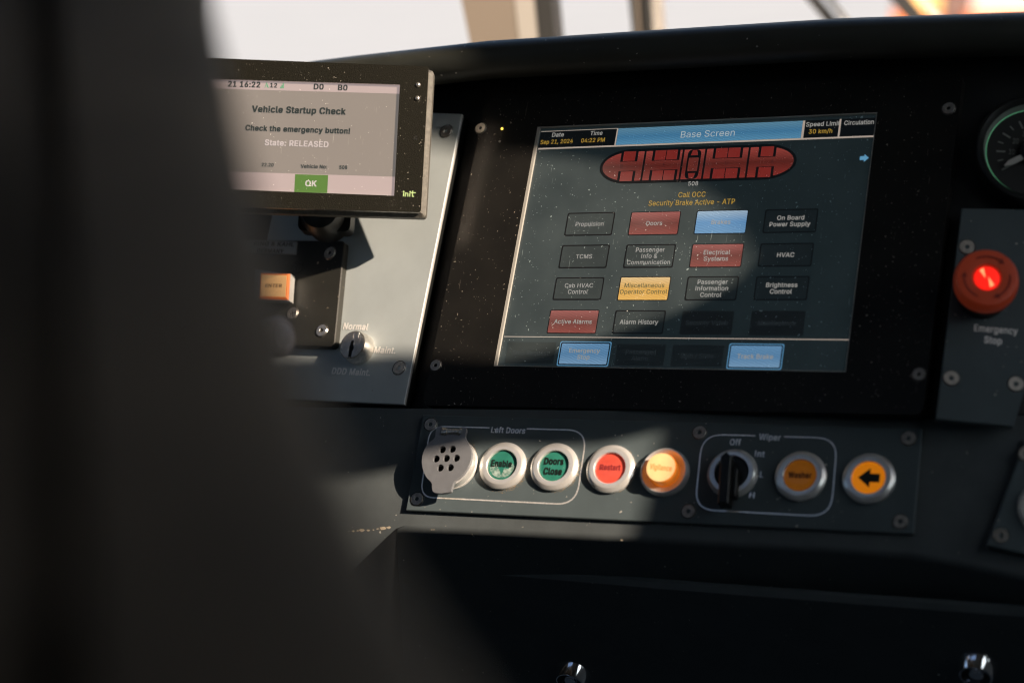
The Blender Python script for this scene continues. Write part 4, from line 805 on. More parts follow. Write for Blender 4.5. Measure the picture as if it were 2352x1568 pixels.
mb.build('nameplate', [M['plate'], M['legend']], KE, label='grey metal nameplate on the box')
eh = bh+.009; mb = MB()
eq = [off.P(*p, eh) for p in [(596, 627), (663, 628), (659, 687), (592, 685)]]
mb.prism([off.P(*p, bh) for p in [(588, 622), (671.5, 634), (663.5, 697), (586, 693)]], bh, bh+.004, 0, bev=.001)
mb.prism([p*1.0 for p in inset([Vector(p) for p in eq][::-1], -.0006)], bh+.002, eh-.0015, 0)
ek = mb.build('enter_key', [M['alu']], KE, label='square key glowing orange, reading ENTER')
mb = MB(); mb.prism(eq, eh-.003, eh, 1, bev=.0009, smi=1, bmi=1)
mb.prism(inset([Vector(p) for p in eq][::-1], .0016), eh-.0005, eh+.0003, 0)
A = off.P(*Z2(112, 487), eh+.0005); B2 = off.P(*Z2(245, 489), eh+.0005)
put_text(mb, 'ENTER', A, B2, cap=cap_len(off, 640, 660, 7.2), z=eh+.0005, bold=.015, mi=2)
mb.build('key_cap', [M['enter'], M['enteredge'], mat('enter_print', (.12, .05, .01), .5)], ek)
# microphone head on a stem, between the camera and the panel, mostly hidden behind the chair
zc = 1.06; hc_ = Vector(((646-CX)/F*zc, (772-CY)/F*zc, zc)); hn = unit((.80, -.10, -.55)); hu = unit(Vector((0, 1, .15)).cross(hn)); hw = hn.cross(hu)
if hw.y > 0: hw = -hw; hu = -hu
hp = Plane(hc_, hu, hw, hn)
me_ = empty('microphone', hp, 'blurred grey round microphone head half hidden behind the chair edge, below the ENTER key', 'microphone')
r = .0112
o = MB(); o.lathe([(.6*r, -.016), (.9*r, -.012), (r, -.004), (r, 0), (.93*r, .0022), (.80*r, .0034), (.74*r, .0016), (.66*r, .0036), (.40*r, .0046), (.05*r, .005)], 40); o.build('head', M['leather'], me_, smooth=40)
o = MB(); o.lathe([(.004, -.016), (.004, -.05), (.0035, -.16)][::-1], 16); o.build('stem', M['black'], me_, smooth=40)

# ------------------------------------------------------------------ small monitor
ME = empty('driver_monitor', MP.at(700, 330), 'small monitor reading Vehicle Startup Check, on an arm over the left panel', 'monitor')
mo = MP.at(700, 330)
mf = [mo.P(*p) for p in [(392, 130), (985, 153), (966.5, 488), (380, 470)]]
sxy = [mo.P(*p) for p in [(455, 180.8), (918.5, 194.8), (905.3, 449.9), (440, 432)]]
mr = rounded(mf, .0022, 4)
mb = MB()
# housing: back part a little larger and chamfered, front bezel with recessed screen
ox, oy = .0032, -.0045
mb.prism([(p.x if hasattr(p, 'x') else p[0], p[1]) for p in mr], -.004, 0, 0, holes=[sxy], smi=1)
mb.build('bezel', [M['monitor'], M['brightsteel']], ME, label='dark dusty monitor bezel')
mb = MB(); back = [p+Vector((.0017, -.0014)) for p in inset([Vector(p) for p in mr][::-1], -.0008)]
mb.prism(back, -.013, -.0042, 0, bev=.003); mb.build('housing', [M['side']], ME)
mb = MB(); mb.prism(rounded([mo.P(*p) for p in [(420, 170), (860, 190), (850, 440), (410, 420)]], .006), -.028, -.0135); mb.build('rear_case', M['monitor'], ME)
mz = -.0022; mb = MB(); mb.poly(sxy, mz, 0)
MO = lambda x, y: mo.P(*Z1(x, y), mz)
MS = lambda n_, b_, e_, s_=1.0: screen_mat('m_'+n_, b_, e_, s_, dusty=False)
ms = mb.build('screen', MS('field', (.095, .085, .075), (.080, .072, .066)), ME, label='grey lit screen with pale bars')
top_l, top_r = mo.P(455, 180.8, mz), mo.P(918.5, 194.8, mz)
mb = MB(); z = mz+.0001
mb.poly([mo.P(455, 181, mz), mo.P(918.4, 195, mz), MO(1760, 345), mo.P(453, 203, mz)], z)
mb.poly([MO(-10, 940), MO(1725, 995), mo.P(905.4, 449.6, mz), mo.P(440, 431.6, mz)], z)
mb.build('screen_bars', MS('bar', (.13, .11, .105), (.18, .140, .135)), ms)
mb = MB(); mb.poly([MO(943, 975), MO(1201, 982), MO(1194, 1122), MO(935, 1115)], z+.0001, 0)
def mt(mb, s, l, r, capz, mi, bold=.0):
    A, B2 = MO(*l), MO(*r); put_text(mb, s, A, B2, cap=cap_len(mo, *Z1(*l), capz*.293), z=z+.0002, bold=bold, mi=mi)
mt(mb, 'OK', (1020, 1068), (1110, 1071), 44, 1, .03)
mb.build('ok_key', [MS('okgreen', (.03, .055, .015), (.030, .075, .012)), MS('white', (.15, .14, .13), (.22, .20, .19))], ms, label='green OK key')
mb = MB()
mt(mb, '21 16:22', (413, 289), (668, 296), 42, 0, .035); mt(mb, '12', (745, 295), (800, 297), 33, 0, .03); mt(mb, 'D0', (1087, 310), (1165, 312), 42, 0, .03); mt(mb, 'B0', (1277, 317), (1352, 319), 42, 0, .03)
mt(mb, 'Vehicle Startup Check', (602, 487), (1338, 508), 48, 0, .036); mt(mb, 'Check the emergency button!', (550, 631), (1372, 658), 41, 0, .036)
mt(mb, 'State: RELEASED', (703, 747), (1203, 764), 43, 1, .03); mt(mb, '22.20', (678, 913), (773, 916), 26, 0, .025); mt(mb, 'Vehicle No:', (985, 926), (1192, 931), 28, 0, .025); mt(mb, '508', (1288, 934), (1350, 936), 28, 0, .025)
g = lambda pts, mi: mb.poly([MO(*p) for p in pts], z+.0002, mi)
g([(703, 298), (719, 256), (724, 256), (708, 298)], 2); g([(719, 256), (738, 300), (722, 294)], 2)
for x0, h0 in ((826, 12), (836, 26), (846, 40)): g([(x0, 302-h0), (x0+8, 302-h0), (x0+8, 303), (x0, 302)], 2)
mb.build('screen_text', [MS('dark', (.010, .014, .014), (.004, .008, .008)), MS('pale', (.14, .13, .125), (.22, .185, .18)), MS('green', (.06, .16, .09), (.02, .10, .05))], ms)
for p in ((1905, 275), (1900, 380)):
    mb = MB(); mb.lathe([(.0019, 0), (.0018, .0005), (.0012, .0012), (.0005, .0014)], 20, mo.P(*Z1(*p))); mb.build('indicator', M['brightsteel'], ME, smooth=50)
mb = MB()
for p in ((1890, 680), (1877, 697), (1894, 699)): mb.poly(circ(mo.P(*Z1(*p)), .0007, 12), .0002)
mb.build('microphone_holes', M['hole'], ME)
mb = MB()
def mlogo():
    s_ = lambda x, y: mo.P(*Z1(x, y), .0002)
    def bar(x0, y0, x1, y1, w=4.2):
        a, b = Vector((x0, y0)), Vector((x1, y1)); e = (b-a).normalized(); q = Vector((-e.y, e.x))*w; e = e*w*.6
        mb.poly([s_(*(a-q-e)), s_(*(b-q+e)), s_(*(b+q+e)), s_(*(a+q-e))], .0002+.00002*len(mb.f))
    bar(1792, 1122, 1791, 1144); mb.poly([s_(1793+7*math.cos(t_*.6), 1110+6*math.sin(t_*.6)) for t_ in range(11)], .0002)
    bar(1806, 1122, 1804, 1148); bar(1808, 1122, 1822, 1124); bar(1826, 1126, 1825, 1148)
    bar(1842, 1124, 1840, 1148); mb.poly([s_(1844+7*math.cos(t_*.6), 1112+6*math.sin(t_*.6)) for t_ in range(11)], .0002)
    bar(1864, 1106, 1861, 1148); bar(1850, 1120, 1886, 1120); bar(1863, 1148, 1872, 1149)
mlogo(); mb.build('logo', M['initgreen'], ME, label='pale green init lettering')
# arm from the monitor's back to the panel
mb = MB(); c = mo.P(718, 505)
mb.lathe([(.016, -.055), (.016, -.030), (.013, -.020), (.006, -.016)], 32, (c.x, c.y+.012)); mb.prism(rounded(rect(c.x-.018, c.y+.0, c.x+.020, c.y+.10), .005), -.050, -.034); mb.build('mounting_arm', M['black'], ME, smooth=30)

# ------------------------------------------------------------------ lower switch panel
PE = empty('switch_panel', BP, 'long dark switch panel with Left Doors and Wiper groups', 'switch panel')
pq = [BP.P(*p) for p in [(971.4, 952.1), (2118, 983.8), (2097.4, 1225.6), (931.8, 1171)]]
mb = MB(); mb.prism(pq, -.0033, 0, 0, bev=.0005); mb.build('panel_plate', M['panel'], PE)
add_screws(BP, PE, [(989.2, 974.7), (958, 1145.4), (1607, 993), (1581.7, 1173.7), (2087, 1006.4), (2068, 1197.4)], .0044)
def outline(pts, r, gap, w=.00045, z=.0001):
    """rounded engraved line, with a gap for its caption given by two photo points on the first side"""
    ring = rounded(pts, r, 8); n = len(ring); mb = MB()
    dense = []
    for i in range(n):
        a, b = Vector(ring[i]), Vector(ring[(i+1) % n]); k = max(1, int((b-a).length/.002))
        for j in range(k): dense.append(a+(b-a)*(j/k))
    n = len(dense); g0, g1, yy = gap
    for i in range(n):
        a, b = dense[i], dense[(i+1) % n]; m_ = (a+b)/2
        if g0 < m_.x < g1 and m_.y > yy: continue
        p0 = dense[i-1]; p3 = dense[(i+2) % n]
        ta = (b-p0).normalized(); tb = (p3-a).normalized(); qa = Vector((-ta.y, ta.x))*w; qb = Vector((-tb.y, tb.x))*w
        mb.add([(*(a-qa), z), (*(b-qb), z), (*(b+qb), z), (*(a+qa), z)], [[0, 1, 2, 3]])
        if area([a-qa, b-qb, b+qb, a+qa]) < 0: mb.f[-1].reverse()
    return mb
def bq(zf, pts): return [BP.P(*zf(*p)) for p in pts]
q = bq(Z4, [(400, 188), (1535, 218), (1455, 756), (328, 700)]); g0 = BP.P(*Z4(826, 201)).x; g1 = BP.P(*Z4(1102, 209)).x
mb = outline(q, [.010, .0135, .0135, .010], (g0, g1, (q[0].y+q[2].y)/2)); ptext(mb, BP, 'Left Doors', Z4, (838, 233), (1085, 241), 40, .3174, bold=.03, shear=.0)
mb.build('left_doors_marking', M['print'], PE)
q = bq(Z5, [(330, 213), (1180, 239), (1137, 732), (281, 686)]); g0 = BP.P(*Z5(661, 224)).x; g1 = BP.P(*Z5(844, 231)).x
mb = outline(q, .0135, (g0, g1, (q[0].y+q[2].y)/2)); 
for s_, l, r in (('Wiper', (683, 247), (820, 254)), ('Off', (500, 281), (570, 283)), ('Int', (657, 353), (720, 357)), ('L', (688, 483), (712, 485)), ('H', (622, 613), (655, 616))):
    ptext(mb, BP, s_, Z5, l, r, 37, .3652, bold=.025)
mb.build('wiper_marking', M['print'], PE)
RR = px_len(BP, 1270, 1068, 114)/2
RR = .0163
def ring_button(px, py, name, lens_mat, legend=None, legmat='legend', label=None, lensz=.0012, h=.0042, cup=False, arrow=False, worn=False, ringlab=None, R=RR):
    c = BP.P(px, py, h); b = MB()
    Ri = R*.635
    prof = [(R, .0001), (R*1.0, h*.45), (R*.985, h*.58), (R*.85, h*.985), (R*.835, h), (Ri*1.04, h*.98), (Ri, h*.86), (Ri*.99, .0004)]
    if cup: prof = [(R, .0001), (R*1.0, h*.4), (R*.97, h*.65), (R*.90, h), (R*.88, h*1.0), (Ri*1.02, h*.55), (Ri, h*.4), (Ri*.99, .0004)]
    b.lathe(prof, 72, c, cap=False)
    pb = b.build(name, M['alu'], PE, smooth=24, label=label)
    if cup:
        l = MB(); zt = .0105; rl = Ri*.97
        l.lathe([(rl, .0004), (rl, zt-.0022), (rl*.985, zt-.0008), (rl*.94, zt), (rl*.88, zt+.0001)], 56, c, mis=[1, 1, 1, 0, 0])
        lz = zt+.00015
    else:
        l = MB(); rl = Ri*.985; z0 = h*.86-lensz
        l.lathe([(rl, .0003), (rl, z0-.0004), (rl*.965, z0), (rl*.93, z0+.0001), (rl*.6, z0+.0003), (rl*.3, z0+.0004)], 56, c, mi=0)
        lz = z0+.00052
    lo = l.build('lens', [M[lens_mat], M['orangeside']], pb, smooth=30)
    g = MB()
    if worn:
        random.seed(4); pts = []
        for i in range(60):
            a = math.pi*(1.02+ .96*i/59)*1.0; pts.append((c.x+rl*.86*math.cos(a), c.y+rl*.86*math.sin(a)))
        for i in range(60):
            x = .84-1.68*i/59; y = -.02 + .16*math.sin(i*.31)+.05*random.uniform(-1, 1) - .55*math.exp(-((x-.05)/.13)**2) - .18*math.exp(-((x-.05)/.4)**2)
            pts.append((c.x+rl*x, c.y+rl*y))
        # rubbed lower half
        tri = tessellate_polygon([[Vector((*p, 0)) for p in pts]])
        fs = []
        for t_ in tri:
            a_, b_2, c_2 = [Vector(pts[i]) for i in t_]
            fs.append(list(t_) if (b_2-a_).cross(c_2-a_) > 0 else [t_[0], t_[2], t_[1]])
        w = MB(); w.add([(*p, lz-.00005) for p in pts], fs); w.build('worn_patch', M['worn_alpha'], pb)
    if legend:
        for s_, l_, r_, cp in legend:
            A = BP.P(*l_, h*.8 if not cup else .0105); B2 = BP.P(*r_, h*.8 if not cup else .0105); put_text(g, s_, A, B2, cap=cap_len(BP, *l_, cp), z=lz, bold=.045)
        g.build('legend', M[legmat], pb)
    if arrow:
        u = rl; pts = [(-.62, 0), (.12, .62), (.12, .27), (.72, .27), (.72, -.27), (.12, -.27), (.12, -.62)]
        g.poly([(c.x+a*u*.98-.0003, c.y+b2*u) for a, b2 in pts], lz); g.build('legend', M['legend'], pb)
    return pb
# rubbed plastic: partly see-through scuff layer
m = mat('scuffed_lens', (0.50, 0.62, 0.56), 0.6); M['worn_alpha'] = m; n_ = m.node_tree
q_ = n_.nodes.new('ShaderNodeTexNoise'); q_.inputs['Scale'].default_value = 420; q_.inputs['Detail'].default_value = 5
tc_ = n_.nodes.new('ShaderNodeTexCoord'); n_.links.new(tc_.outputs['Object'], q_.inputs[0])
mr_ = n_.nodes.new('ShaderNodeMapRange'); mr_.inputs[1].default_value = .35; mr_.inputs[2].default_value = .65; mr_.inputs[3].default_value = .15; mr_.inputs[4].default_value = .75
n_.links.new(q_.outputs[0], mr_.inputs[0]); n_.links.new(mr_.outputs[0], n_.nodes['Principled BSDF'].inputs['Alpha'])
ring_button(1152, 1066, 'push_button', 'greenworn', [('Enable', ZB(430, 745), ZB(860, 765), 14)], label='worn green push button next to the hinged cover', worn=True)
ring_button(1270.4, 1068.6, 'push_button', 'green', [('Doors', ZB(1540, 700), ZB(1945, 715), 14.5), ('Close', ZB(1525, 910), ZB(1910, 925), 14.5)], label='green push button reading Doors Close')
ZR = lambda x, y: (1320.7+.12207*x, 987.7+.12207*y)
ring_button(1400, 1073.4, 'push_button', 'red', [('Restart', ZR(460, 735), ZR(850, 745), 12)], 'fade_red', label='red push button with faded lettering')
ring_button(1523.7, 1080, 'push_button', 'yellow', [('Vigilance', ZR(1400, 725), ZR(1815, 770), 11.5)], 'fade_yel', label='raised glowing yellow Vigilance button', cup=True, h=.0045)
ZW2 = lambda x, y: (1579.1+.2197*x, 987.7+.2197*y)
ring_button(1836.7, 1089.7, 'push_button', 'amber', [('Washer', ZW2(1050, 492), ZW2(1295, 497), 13)], 'fade_amb', label='dull amber push button reading Washer')
ring_button(1994, 1095, 'push_button', 'orange', arrow=True, label='orange push button with black left arrow')
# rotary wiper switch
h = .0042; c = BP.P(1679.6, 1083, h); b = MB(); Ri = RR*.66
b.lathe([(RR, .0001), (RR, h*.35), (RR*.975, h*.55), (RR*.87, h), (RR*.845, h*1.02), (Ri*1.04, h*.98), (Ri, h*.8), (Ri*.99, .0004)], 72, c, cap=False)
rs = b.build('rotary_switch', M['alu'], PE, smooth=24, label='rotary wiper switch with long black handle')
b = MB(); b.lathe([(Ri*.985, .0003), (Ri*.985, h*.6), (Ri*.9, h*.8)], 48, c); b.build('switch_base', M['black'], rs, smooth=30)
b = MB(); hh = .0165; hw = .0033
a1 = BP.P(*Z5(478, 322), hh); a2 = BP.P(*Z5(456, 650), hh); e = (a2-a1).normalized(); q = Vector((-e.y, e.x)); a2 = a1 + (a2-a1)*.99
b.prism([a1, a1+e*.003+q*hw, a2+q*hw, a2-q*hw, a1+e*.003-q*hw], h*.8+.0028, hh, bev=.0006)
b2 = a1+(a2-a1)*.5
w2 = hw*1.9; b.prism([a1+e*.006+q*hw*.5, a1+e*.009+q*w2, a1+(a2-a1)*.80+q*w2, a1+(a2-a1)*.86-q*hw, a1+e*.006-q*hw], h*.75, hh*.62, bev=.0005)
b.build('handle', M['black'], rs)
# hinged cover
hc = .0115
CE = MB()
def cc(x, y): return BP.P(*ZC(x, y), hc)
ol = [(330, 398), (350, 376), (385, 366), (408, 370), (404, 410), (384, 455), (384, 478), (405, 490), (440, 484), (455, 500), (470, 484), (560, 478), (655, 492), (668, 478), (690, 372), (715, 366), (742, 385), (748, 420), (728, 490), (738, 535), (775, 590), (806, 660), (824, 740), (820, 800), (795, 880), (755, 960), (700, 1030), (640, 1082), (585, 1120), (562, 1160), (545, 1220), (536, 1262), (510, 1280), (400, 1295), (320, 1288), (285, 1270), (272, 1230), (272, 1165), (258, 1135), (205, 1085), (165, 1020), (140, 940), (130, 860), (135, 780), (160, 700), (200, 625), (240, 580), (300, 535), (318, 500), (322, 450)]
outl = [cc(*p) for p in ol]
holes_c = [(417, 686), (556, 680), (331, 815), (472, 808), (612, 805), (388, 941), (528, 936)]
hr = px_len(BP, 1025, 1050, 96*.16485)/2
hls = [circ(cc(x, y), hr, 20) for x, y in holes_c]
cv = empty('hinged_cover', BP.at(1025, 1050), 'flat silver hinged cover with seven round holes, left end of the lower panel', 'cover')
off_c = BP.P(1025, 1050)
b = MB(); b.prism(outl, hc-.0030, hc, 0, holes=hls); b.v = [(v[0]-off_c.x, v[1]-off_c.y, v[2]) for v in b.v]; b.build('lid', M['alugrey'], cv, smooth=30)
cn = cc(478, 815); r0 = abs(cc(824, 815).x-cc(130, 815).x)/2*1.0
b = MB(); cl = (cn.x-off_c.x, cn.y-off_c.y); b.lathe([(r0*1.0, .0001), (r0*1.0, .0012), (r0*.97, .0015), (r0*.97, hc-.0042), (r0*.99, hc-.0036), (r0*.99, hc-.0031), (r0*.90, hc-.0031), (r0*.86, hc-.007)], 72, cl, mis=[0]*7+[1]); b.build('socket_body', [M['alu'], M['hole']], cv, smooth=24)
hA, hB = cc(405, 430)-off_c, cc(690, 430)-off_c
def tube(mb, a, b, r, z, mi=0, seg=16):
    a3, b3 = Vector((a.x, a.y, z)), Vector((b.x, b.y, z)); e = (b3-a3).normalized(); u = Vector((-e.y, e.x, 0)); w = Vector((0, 0, 1))
    R = [[p+u*r*math.cos(2*math.pi*i/seg)+w*r*math.sin(2*math.pi*i/seg) for i in range(seg)] for p in (a3, b3)]
    mb.add(R[0]+R[1], [[i, seg+i, seg+(i+1) % seg, (i+1) % seg] for i in range(seg)], mi); mb.add(R[0], [list(range(seg))], mi); mb.add(R[1], [list(range(seg))[::-1]], mi)
b = MB(); tube(b, hA, hB, .0014, hc-.002)
tube(b, hA, hA+(hB-hA)*.24, .0028, hc-.002); tube(b, hB-(hB-hA)*.14, hB, .0028, hc-.002); b.build('hinge_pin', M['brightsteel'], cv, smooth=40)
b = MB(); nturn, st = 9, 12; s0, s1 = hA+(hB-hA)*.27, hA+(hB-hA)*.80; e = (s1-s0); L_ = e.length; e = e.normalized(); qn = Vector((-e.y, e.x))
pts = []
for i in range(nturn*st+1):
    a = 2*math.pi*i/st; p = s0+e*(L_*i/(nturn*st))+qn*.0020*math.cos(a); pts.append(Vector((p.x, p.y, hc-.002+.0020*math.sin(a))))
sg = 6; vs = []
for i, p in enumerate(pts):
    a = 2*math.pi*i/st; rad = Vector((qn.x*math.cos(a), qn.y*math.cos(a), math.sin(a))); e3 = Vector((e.x, e.y, 0))
    vs += [p+(rad*math.cos(2*math.pi*k/sg)+e3*math.sin(2*math.pi*k/sg))*.00045 for k in range(sg)]
b.add(vs, [[i*sg+k, i*sg+(k+1) % sg, (i+1)*sg+(k+1) % sg, (i+1)*sg+k] for i in range(len(pts)-1) for k in range(sg)]); b.build('spring', M['brightsteel'], cv, smooth=60)
# grime flecks at the ring bases, chipped edge
def flecks(name, pl, cpx, r0, r1, a0, a1, n, size, m, root, seed=1, z=.00012):
    random.seed(seed); b = MB(); c0 = pl.P(*cpx)
    for i in range(n):
        a = random.uniform(a0, a1); r_ = r0+(r1-r0)*random.random()**2; s_ = size*random.uniform(.3, 1)
        x, y = c0.x+r_*math.cos(a), c0.y+r_*math.sin(a); k = random.randint(4, 6)
        b.poly([(x+s_*random.uniform(.6, 1)*math.cos(2*math.pi*j/k), y+s_*random.uniform(.6, 1)*math.sin(2*math.pi*j/k)) for j in range(k)], z)
    b.build(name, m, root)
flecks('grime', BP, (1158, 1071), RR*1.0, RR*1.13, -2.9, .4, 260, .00032, M['grime'], PE, 1)
flecks('grime', BP, (1276, 1074), RR*1.0, RR*1.07, -2.2, .4, 150, .00030, M['grime'], PE, 2)
flecks('grime', BP, (1405, 1078), RR*1.0, RR*1.05, -1.6, 1.2, 90, .00026, M['grime'], PE, 3)
flecks('grime', BP, (1032, 1058), r0*1.0, r0*1.12, -1.7, .9, 260, .00032, M['grime'], PE, 5)
random.seed(9)
for x, y, s_ in [(880, 1213, 10), (893, 1211, 6), (868, 1214, 4), (846, 1217, 5), (832, 1217, 7), (822, 1218, 4), (812, 1219, 5), (802, 1220, 2.5), (992, 1216, 2), (997, 1216, 1.6), (1428, 1240, 3), (858, 1216, 3)]:
    b = MB(); c0 = BP.P(x, y, -.0034); k = 9; s_ = s_*.0002
    b.poly([(c0.x+s_*random.uniform(.5, 1.3)*1.5*math.cos(2*math.pi*j/k), c0.y+s_*random.uniform(.5, 1.2)*.8*math.sin(2*math.pi*j/k)) for j in range(k)], -.0032)
    ch = b.build('paint_chip', M['paintchip'], dash); ch.matrix_world = BP.matrix()

# ------------------------------------------------------------------ right wing: emergency stop panel, gauge, lower right panel
WQ = Plane(WPm.hit(2260, 720, .002), WPm.U, WPm.W, WPm.N)
WE = empty('emergency_stop_panel', WQ, 'dark panel at right edge carrying the red emergency stop', 'switch panel')
mb = MB(); mb.prism([WQ.P(*p) for p in [(2208.8, 478), (2420, 481), (2398, 760), (2326.7, 980), (2148.8, 962)]], -.004, 0, 0, bev=.0006); mb.build('panel_plate', M['panel'], WE)
add_screws(WQ, WE, [(2221.6, 567.4), (2185, 868.5), (2333.6, 881.7)], .0047)
mb = MB()
put_text(mb, 'Emergency', WQ.P(2237, 760), WQ.P(2337, 768), cap=cap_len(WQ, 2285, 762, 15), z=.0002, bold=.02); put_text(mb, 'Stop', WQ.P(2260, 787), WQ.P(2301, 791), cap=cap_len(WQ, 2280, 787, 15), z=.0002, bold=.03)
mb.build('lettering', M['whiteprint'], WE)
he = .030; c = WQ.P(2267, 637, he); R_ = px_len(WQ, 2268, 637, 147)/2
mb = MB(); mb.lathe([(R_*.80, .0001), (R_*.80, .008), (R_*.62, .010), (R_*.60, he-.014)], 48, c, mi=0, cap=False); mb.lathe([(R_*.60, he-.014), (R_*.9, he-.0135), (R_*.985, he-.011), (R_, he-.008), (R_, he-.005), (R_*.975, he-.002), (R_*.91, he), (R_*.86, he+.0003), (R_*.45, he-.0003), (R_*.41, he-.0018)], 72, c, mi=1, mis=[1]*9+[2])
es = mb.build('emergency_stop', [M['black'], M['estop'], M['hole']], WE, smooth=30, label='red mushroom emergency stop with glowing centre')
mb = MB(); mb.lathe([(R_*.40, he-.0015), (R_*.375, he-.0008), (R_*.2, he-.0003), (R_*.05, he-.0002)], 40, c); mb.build('lamp', M['redglow'], es, smooth=40)
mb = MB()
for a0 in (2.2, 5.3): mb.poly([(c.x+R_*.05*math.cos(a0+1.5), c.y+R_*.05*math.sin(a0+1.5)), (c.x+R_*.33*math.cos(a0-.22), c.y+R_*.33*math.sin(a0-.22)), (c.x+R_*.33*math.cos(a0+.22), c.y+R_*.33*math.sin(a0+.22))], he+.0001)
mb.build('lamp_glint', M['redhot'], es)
mb = MB()
def arc_arrow(a0, a1, r, w):
    n = 14; pts = []
    for i in range(n+1): a = a0+(a1-a0)*i/n; pts.append(((r+w)*math.cos(a), (r+w)*math.sin(a)))
    for i in range(n, -1, -1): a = a0+(a1-a0)*i/n; pts.append(((r-w)*math.cos(a), (r-w)*math.sin(a)))
    for i in range(n):
        mb.poly([(c.x+pts[j][0], c.y+pts[j][1]) for j in (i, i+1, 2*n-i, 2*n+1-i)], he+.0004)
    s_ = 1 if a1 > a0 else -1; t_ = s_*.26
    mb.poly([(c.x+(r+w*3.6)*math.cos(a1), c.y+(r+w*3.6)*math.sin(a1)), (c.x+r*math.cos(a1+t_), c.y+r*math.sin(a1+t_)), (c.x+(r-w*3.6)*math.cos(a1), c.y+(r-w*3.6)*math.sin(a1))], he+.0004)
for a0 in (2.1, 0.15, -1.75+6.283):
    pass
arc_arrow(2.15, 1.05, R_*.70, R_*.028); arc_arrow(.25, -.95, R_*.70, R_*.028); arc_arrow(-1.9, -3.05, R_*.70, R_*.028)
mb.build('turn_arrows', M['estopdark'], es)
# gauge
GE = empty('gauge', WQ.at(2376, 352), 'round black pressure gauge with white needle, at top right edge', 'gauge'); gp = WQ.at(2376, 352)
Ro = px_len(gp, 2376, 352, 272)/2
Ro = (gp.P(2240, 357, .008)).length
mb = MB(); mb.lathe([(Ro, -.004), (Ro, .005), (Ro*.97, .0085), (Ro*.93, .009), (Ro*.86, .0065), (Ro*.845, .0055)], 96, (0, 0), cap=False); mb.build('bezel', M['black'], GE, smooth=24)
mb = MB(); mb.lathe([(Ro*.845, .0055), (Ro*.80, .0005)], 96, (0, 0), cap=False); mb.build('inner_flange', M['dialgrey'], GE, smooth=24)
mb = MB(); mb.lathe([(Ro*.802, .0007), (Ro*.785, .0006)], 96, (0, 0), cap=False); mb.build('green_glow_ring', M['dialgreen'], GE)
mb = MB(); mb.poly(circ((0, 0), Ro*.80, 96), .0003); mb.build('dial', M['dial'], GE)
mb = MB()
A0 = math.atan2(*(lambda p: (p.y, p.x))(gp.P(2291.5, 396.4))); A10 = math.atan2(*(lambda p: (p.y, p.x))(gp.P(2288, 348.7))); A0 += 2*math.pi if A0 < 0 else 0; A10 += 2*math.pi if A10 < 0 else 0
stp = A0-A10; rt = gp.P(2288, 348.7).length; ri = gp.P(2309, 348.4).length; rm = gp.P(*Z7(838, 700)).length; rnum = gp.P(2321, 347).length
for i in range(0, 17):
    a = A0-stp*i/2; r_in = ri if i % 2 == 0 else rt-(rt-ri)*.62; w = .00055 if i % 2 == 0 else .00035; e = Vector((math.cos(a), math.sin(a))); q = Vector((-e.y, e.x))*w
    mb.poly([e*r_in-q, e*rt-q, e*rt+q, e*r_in+q], .0008)
    if i % 2 == 0 and i > 0: put_text(mb, str(i*5), None, center=e*(rnum-.0008), cap=cap_len(gp, 2320, 347, 12), sx=.62, z=.0008)
mb.build('scale', M['dialprint'], GE)
mb = MB(); e = Vector((math.cos(A0-.03), math.sin(A0-.03))); q = Vector((-e.y, e.x)); r1 = gp.P(2316, 383).length
mb.prism([-e*.012-q*.0018, e*(r1-.001)-q*.0018, e*(r1+.002)-q*.0006, e*(rt-.002)-q*.0005, e*(rt-.002)+q*.0005, e*(r1+.002)+q*.0006, e*(r1-.001)+q*.0018, -e*.012+q*.0018], .003, .0042); mb.build('needle', M['needle'], GE)
mb = MB(); mb.lathe([(.009, .001), (.009, .005), (.007, .006)], 32, (0, 0)); mb.build('needle_hub', M['black'], GE)
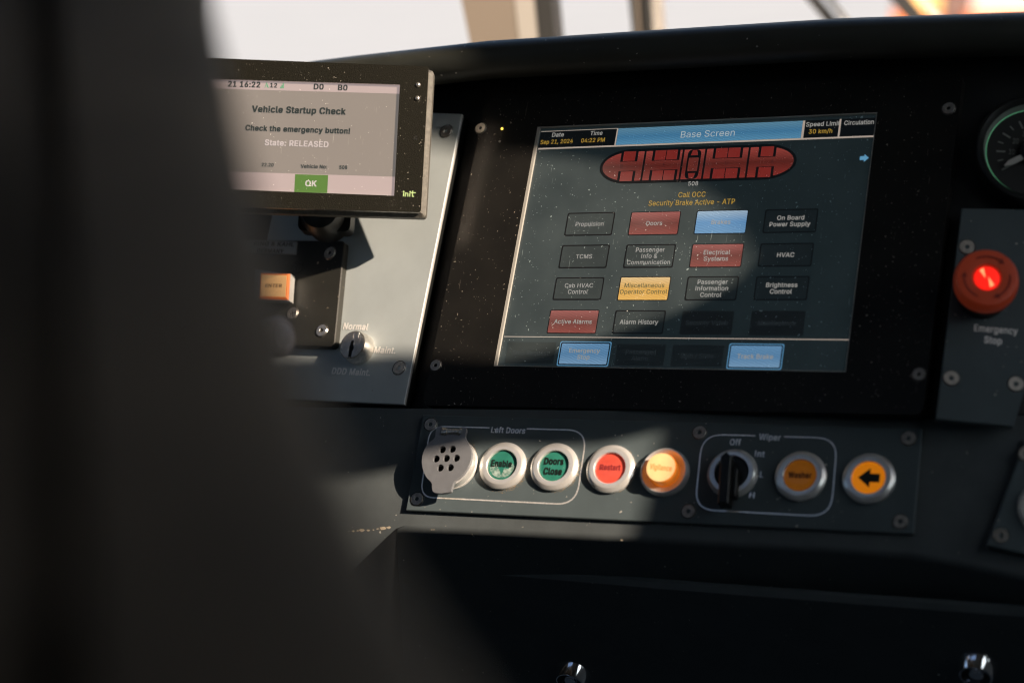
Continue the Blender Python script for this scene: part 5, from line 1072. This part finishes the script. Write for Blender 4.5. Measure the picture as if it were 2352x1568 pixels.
# lower right panel
RP = turned(BP, 2290, 1180, 7, .005)
RE = empty('corner_switch_panel', RP, 'dark switch panel corner with one bright screw, at the lower right edge', 'switch panel')
mb = MB(); mb.prism([RP.P(*p) for p in [(2265.5, 1251), (2358, 1000), (2620, 1010), (2560, 1320)]], -.008, 0, bev=.0006); mb.build('panel_plate', M['panel'], RE)
add_screws(RP, RE, [(2299, 1229.5)], .0046, 'brightsteel'); add_screws(RP, RE, [(2357, 1042)], .0046, 'steel')
mb = MB(); c = RP.P(2402, 1162, .004); mb.lathe([(.0163, .0001), (.0163, .0016), (.0158, .0024), (.0142, .0042), (.0105, .0040), (.0103, .001)], 64, c, mis=[0, 0, 0, 0, 0, 1]); mb.build('push_button', [M['alu'], M['black']], RE, smooth=24)

# ------------------------------------------------------------------ driver's seat in the foreground, out of focus
edge = [(452, -400), (466, -200), (486, 0), (514, 130), (548, 280), (586, 430), (620, 560), (658, 700), (702, 850), (752, 980), (812, 1120), (875, 1250), (940, 1370), (1012, 1490), (1090, 1600), (1200, 1760), (1350, 2000)]
A_, B0 = Vector((0, (0-CY)/F*.60, .60)), Vector((0, (1568-CY)/F*.28, .28))
sw = (A_-B0).normalized(); SP = Plane((A_+B0)/2, (1, 0, 0), sw, Vector((1, 0, 0)).cross(sw))
if SP.N.z > 0: SP.N = -SP.N
SE = empty('driver_chair', SP, 'big dark grey seat back, out of focus along the left side of the picture', 'chair')
pts = [SP.P(x, y) for x, y in edge] + [SP.P(1500, 2300), SP.P(-2600, 2300), SP.P(-2600, -420), SP.P(430, -420)]
mb = MB(); P0 = [Vector(p) for p in pts]
if area(P0) < 0: P0.reverse()
lay = []
for d_, z_ in ((.060, .0100), (.045, .0098), (.032, .0092), (.021, .0082), (.012, .0066), (.005, .0043), (.001, .0017), (0, 0)): lay.append((inset(P0, d_), z_))
lay += [(P0, -.045), (inset(P0, .005), -.05)]
n = len(P0)
for k in range(len(lay)-1):
    (p, z0), (p2, z1) = lay[k], lay[k+1]
    mb.add([(*a, z0) for a in p]+[(*a, z1) for a in p2], [[n+i, n+(i+1) % n, (i+1) % n, i] for i in range(n)])
mb.add([(*a, lay[0][1]) for a in lay[0][0]], [list(range(n))]); mb.add([(*a, lay[-1][1]) for a in lay[-1][0]], [list(range(n))[::-1]])
mb.build('backrest', M['seat'], SE, smooth=50)
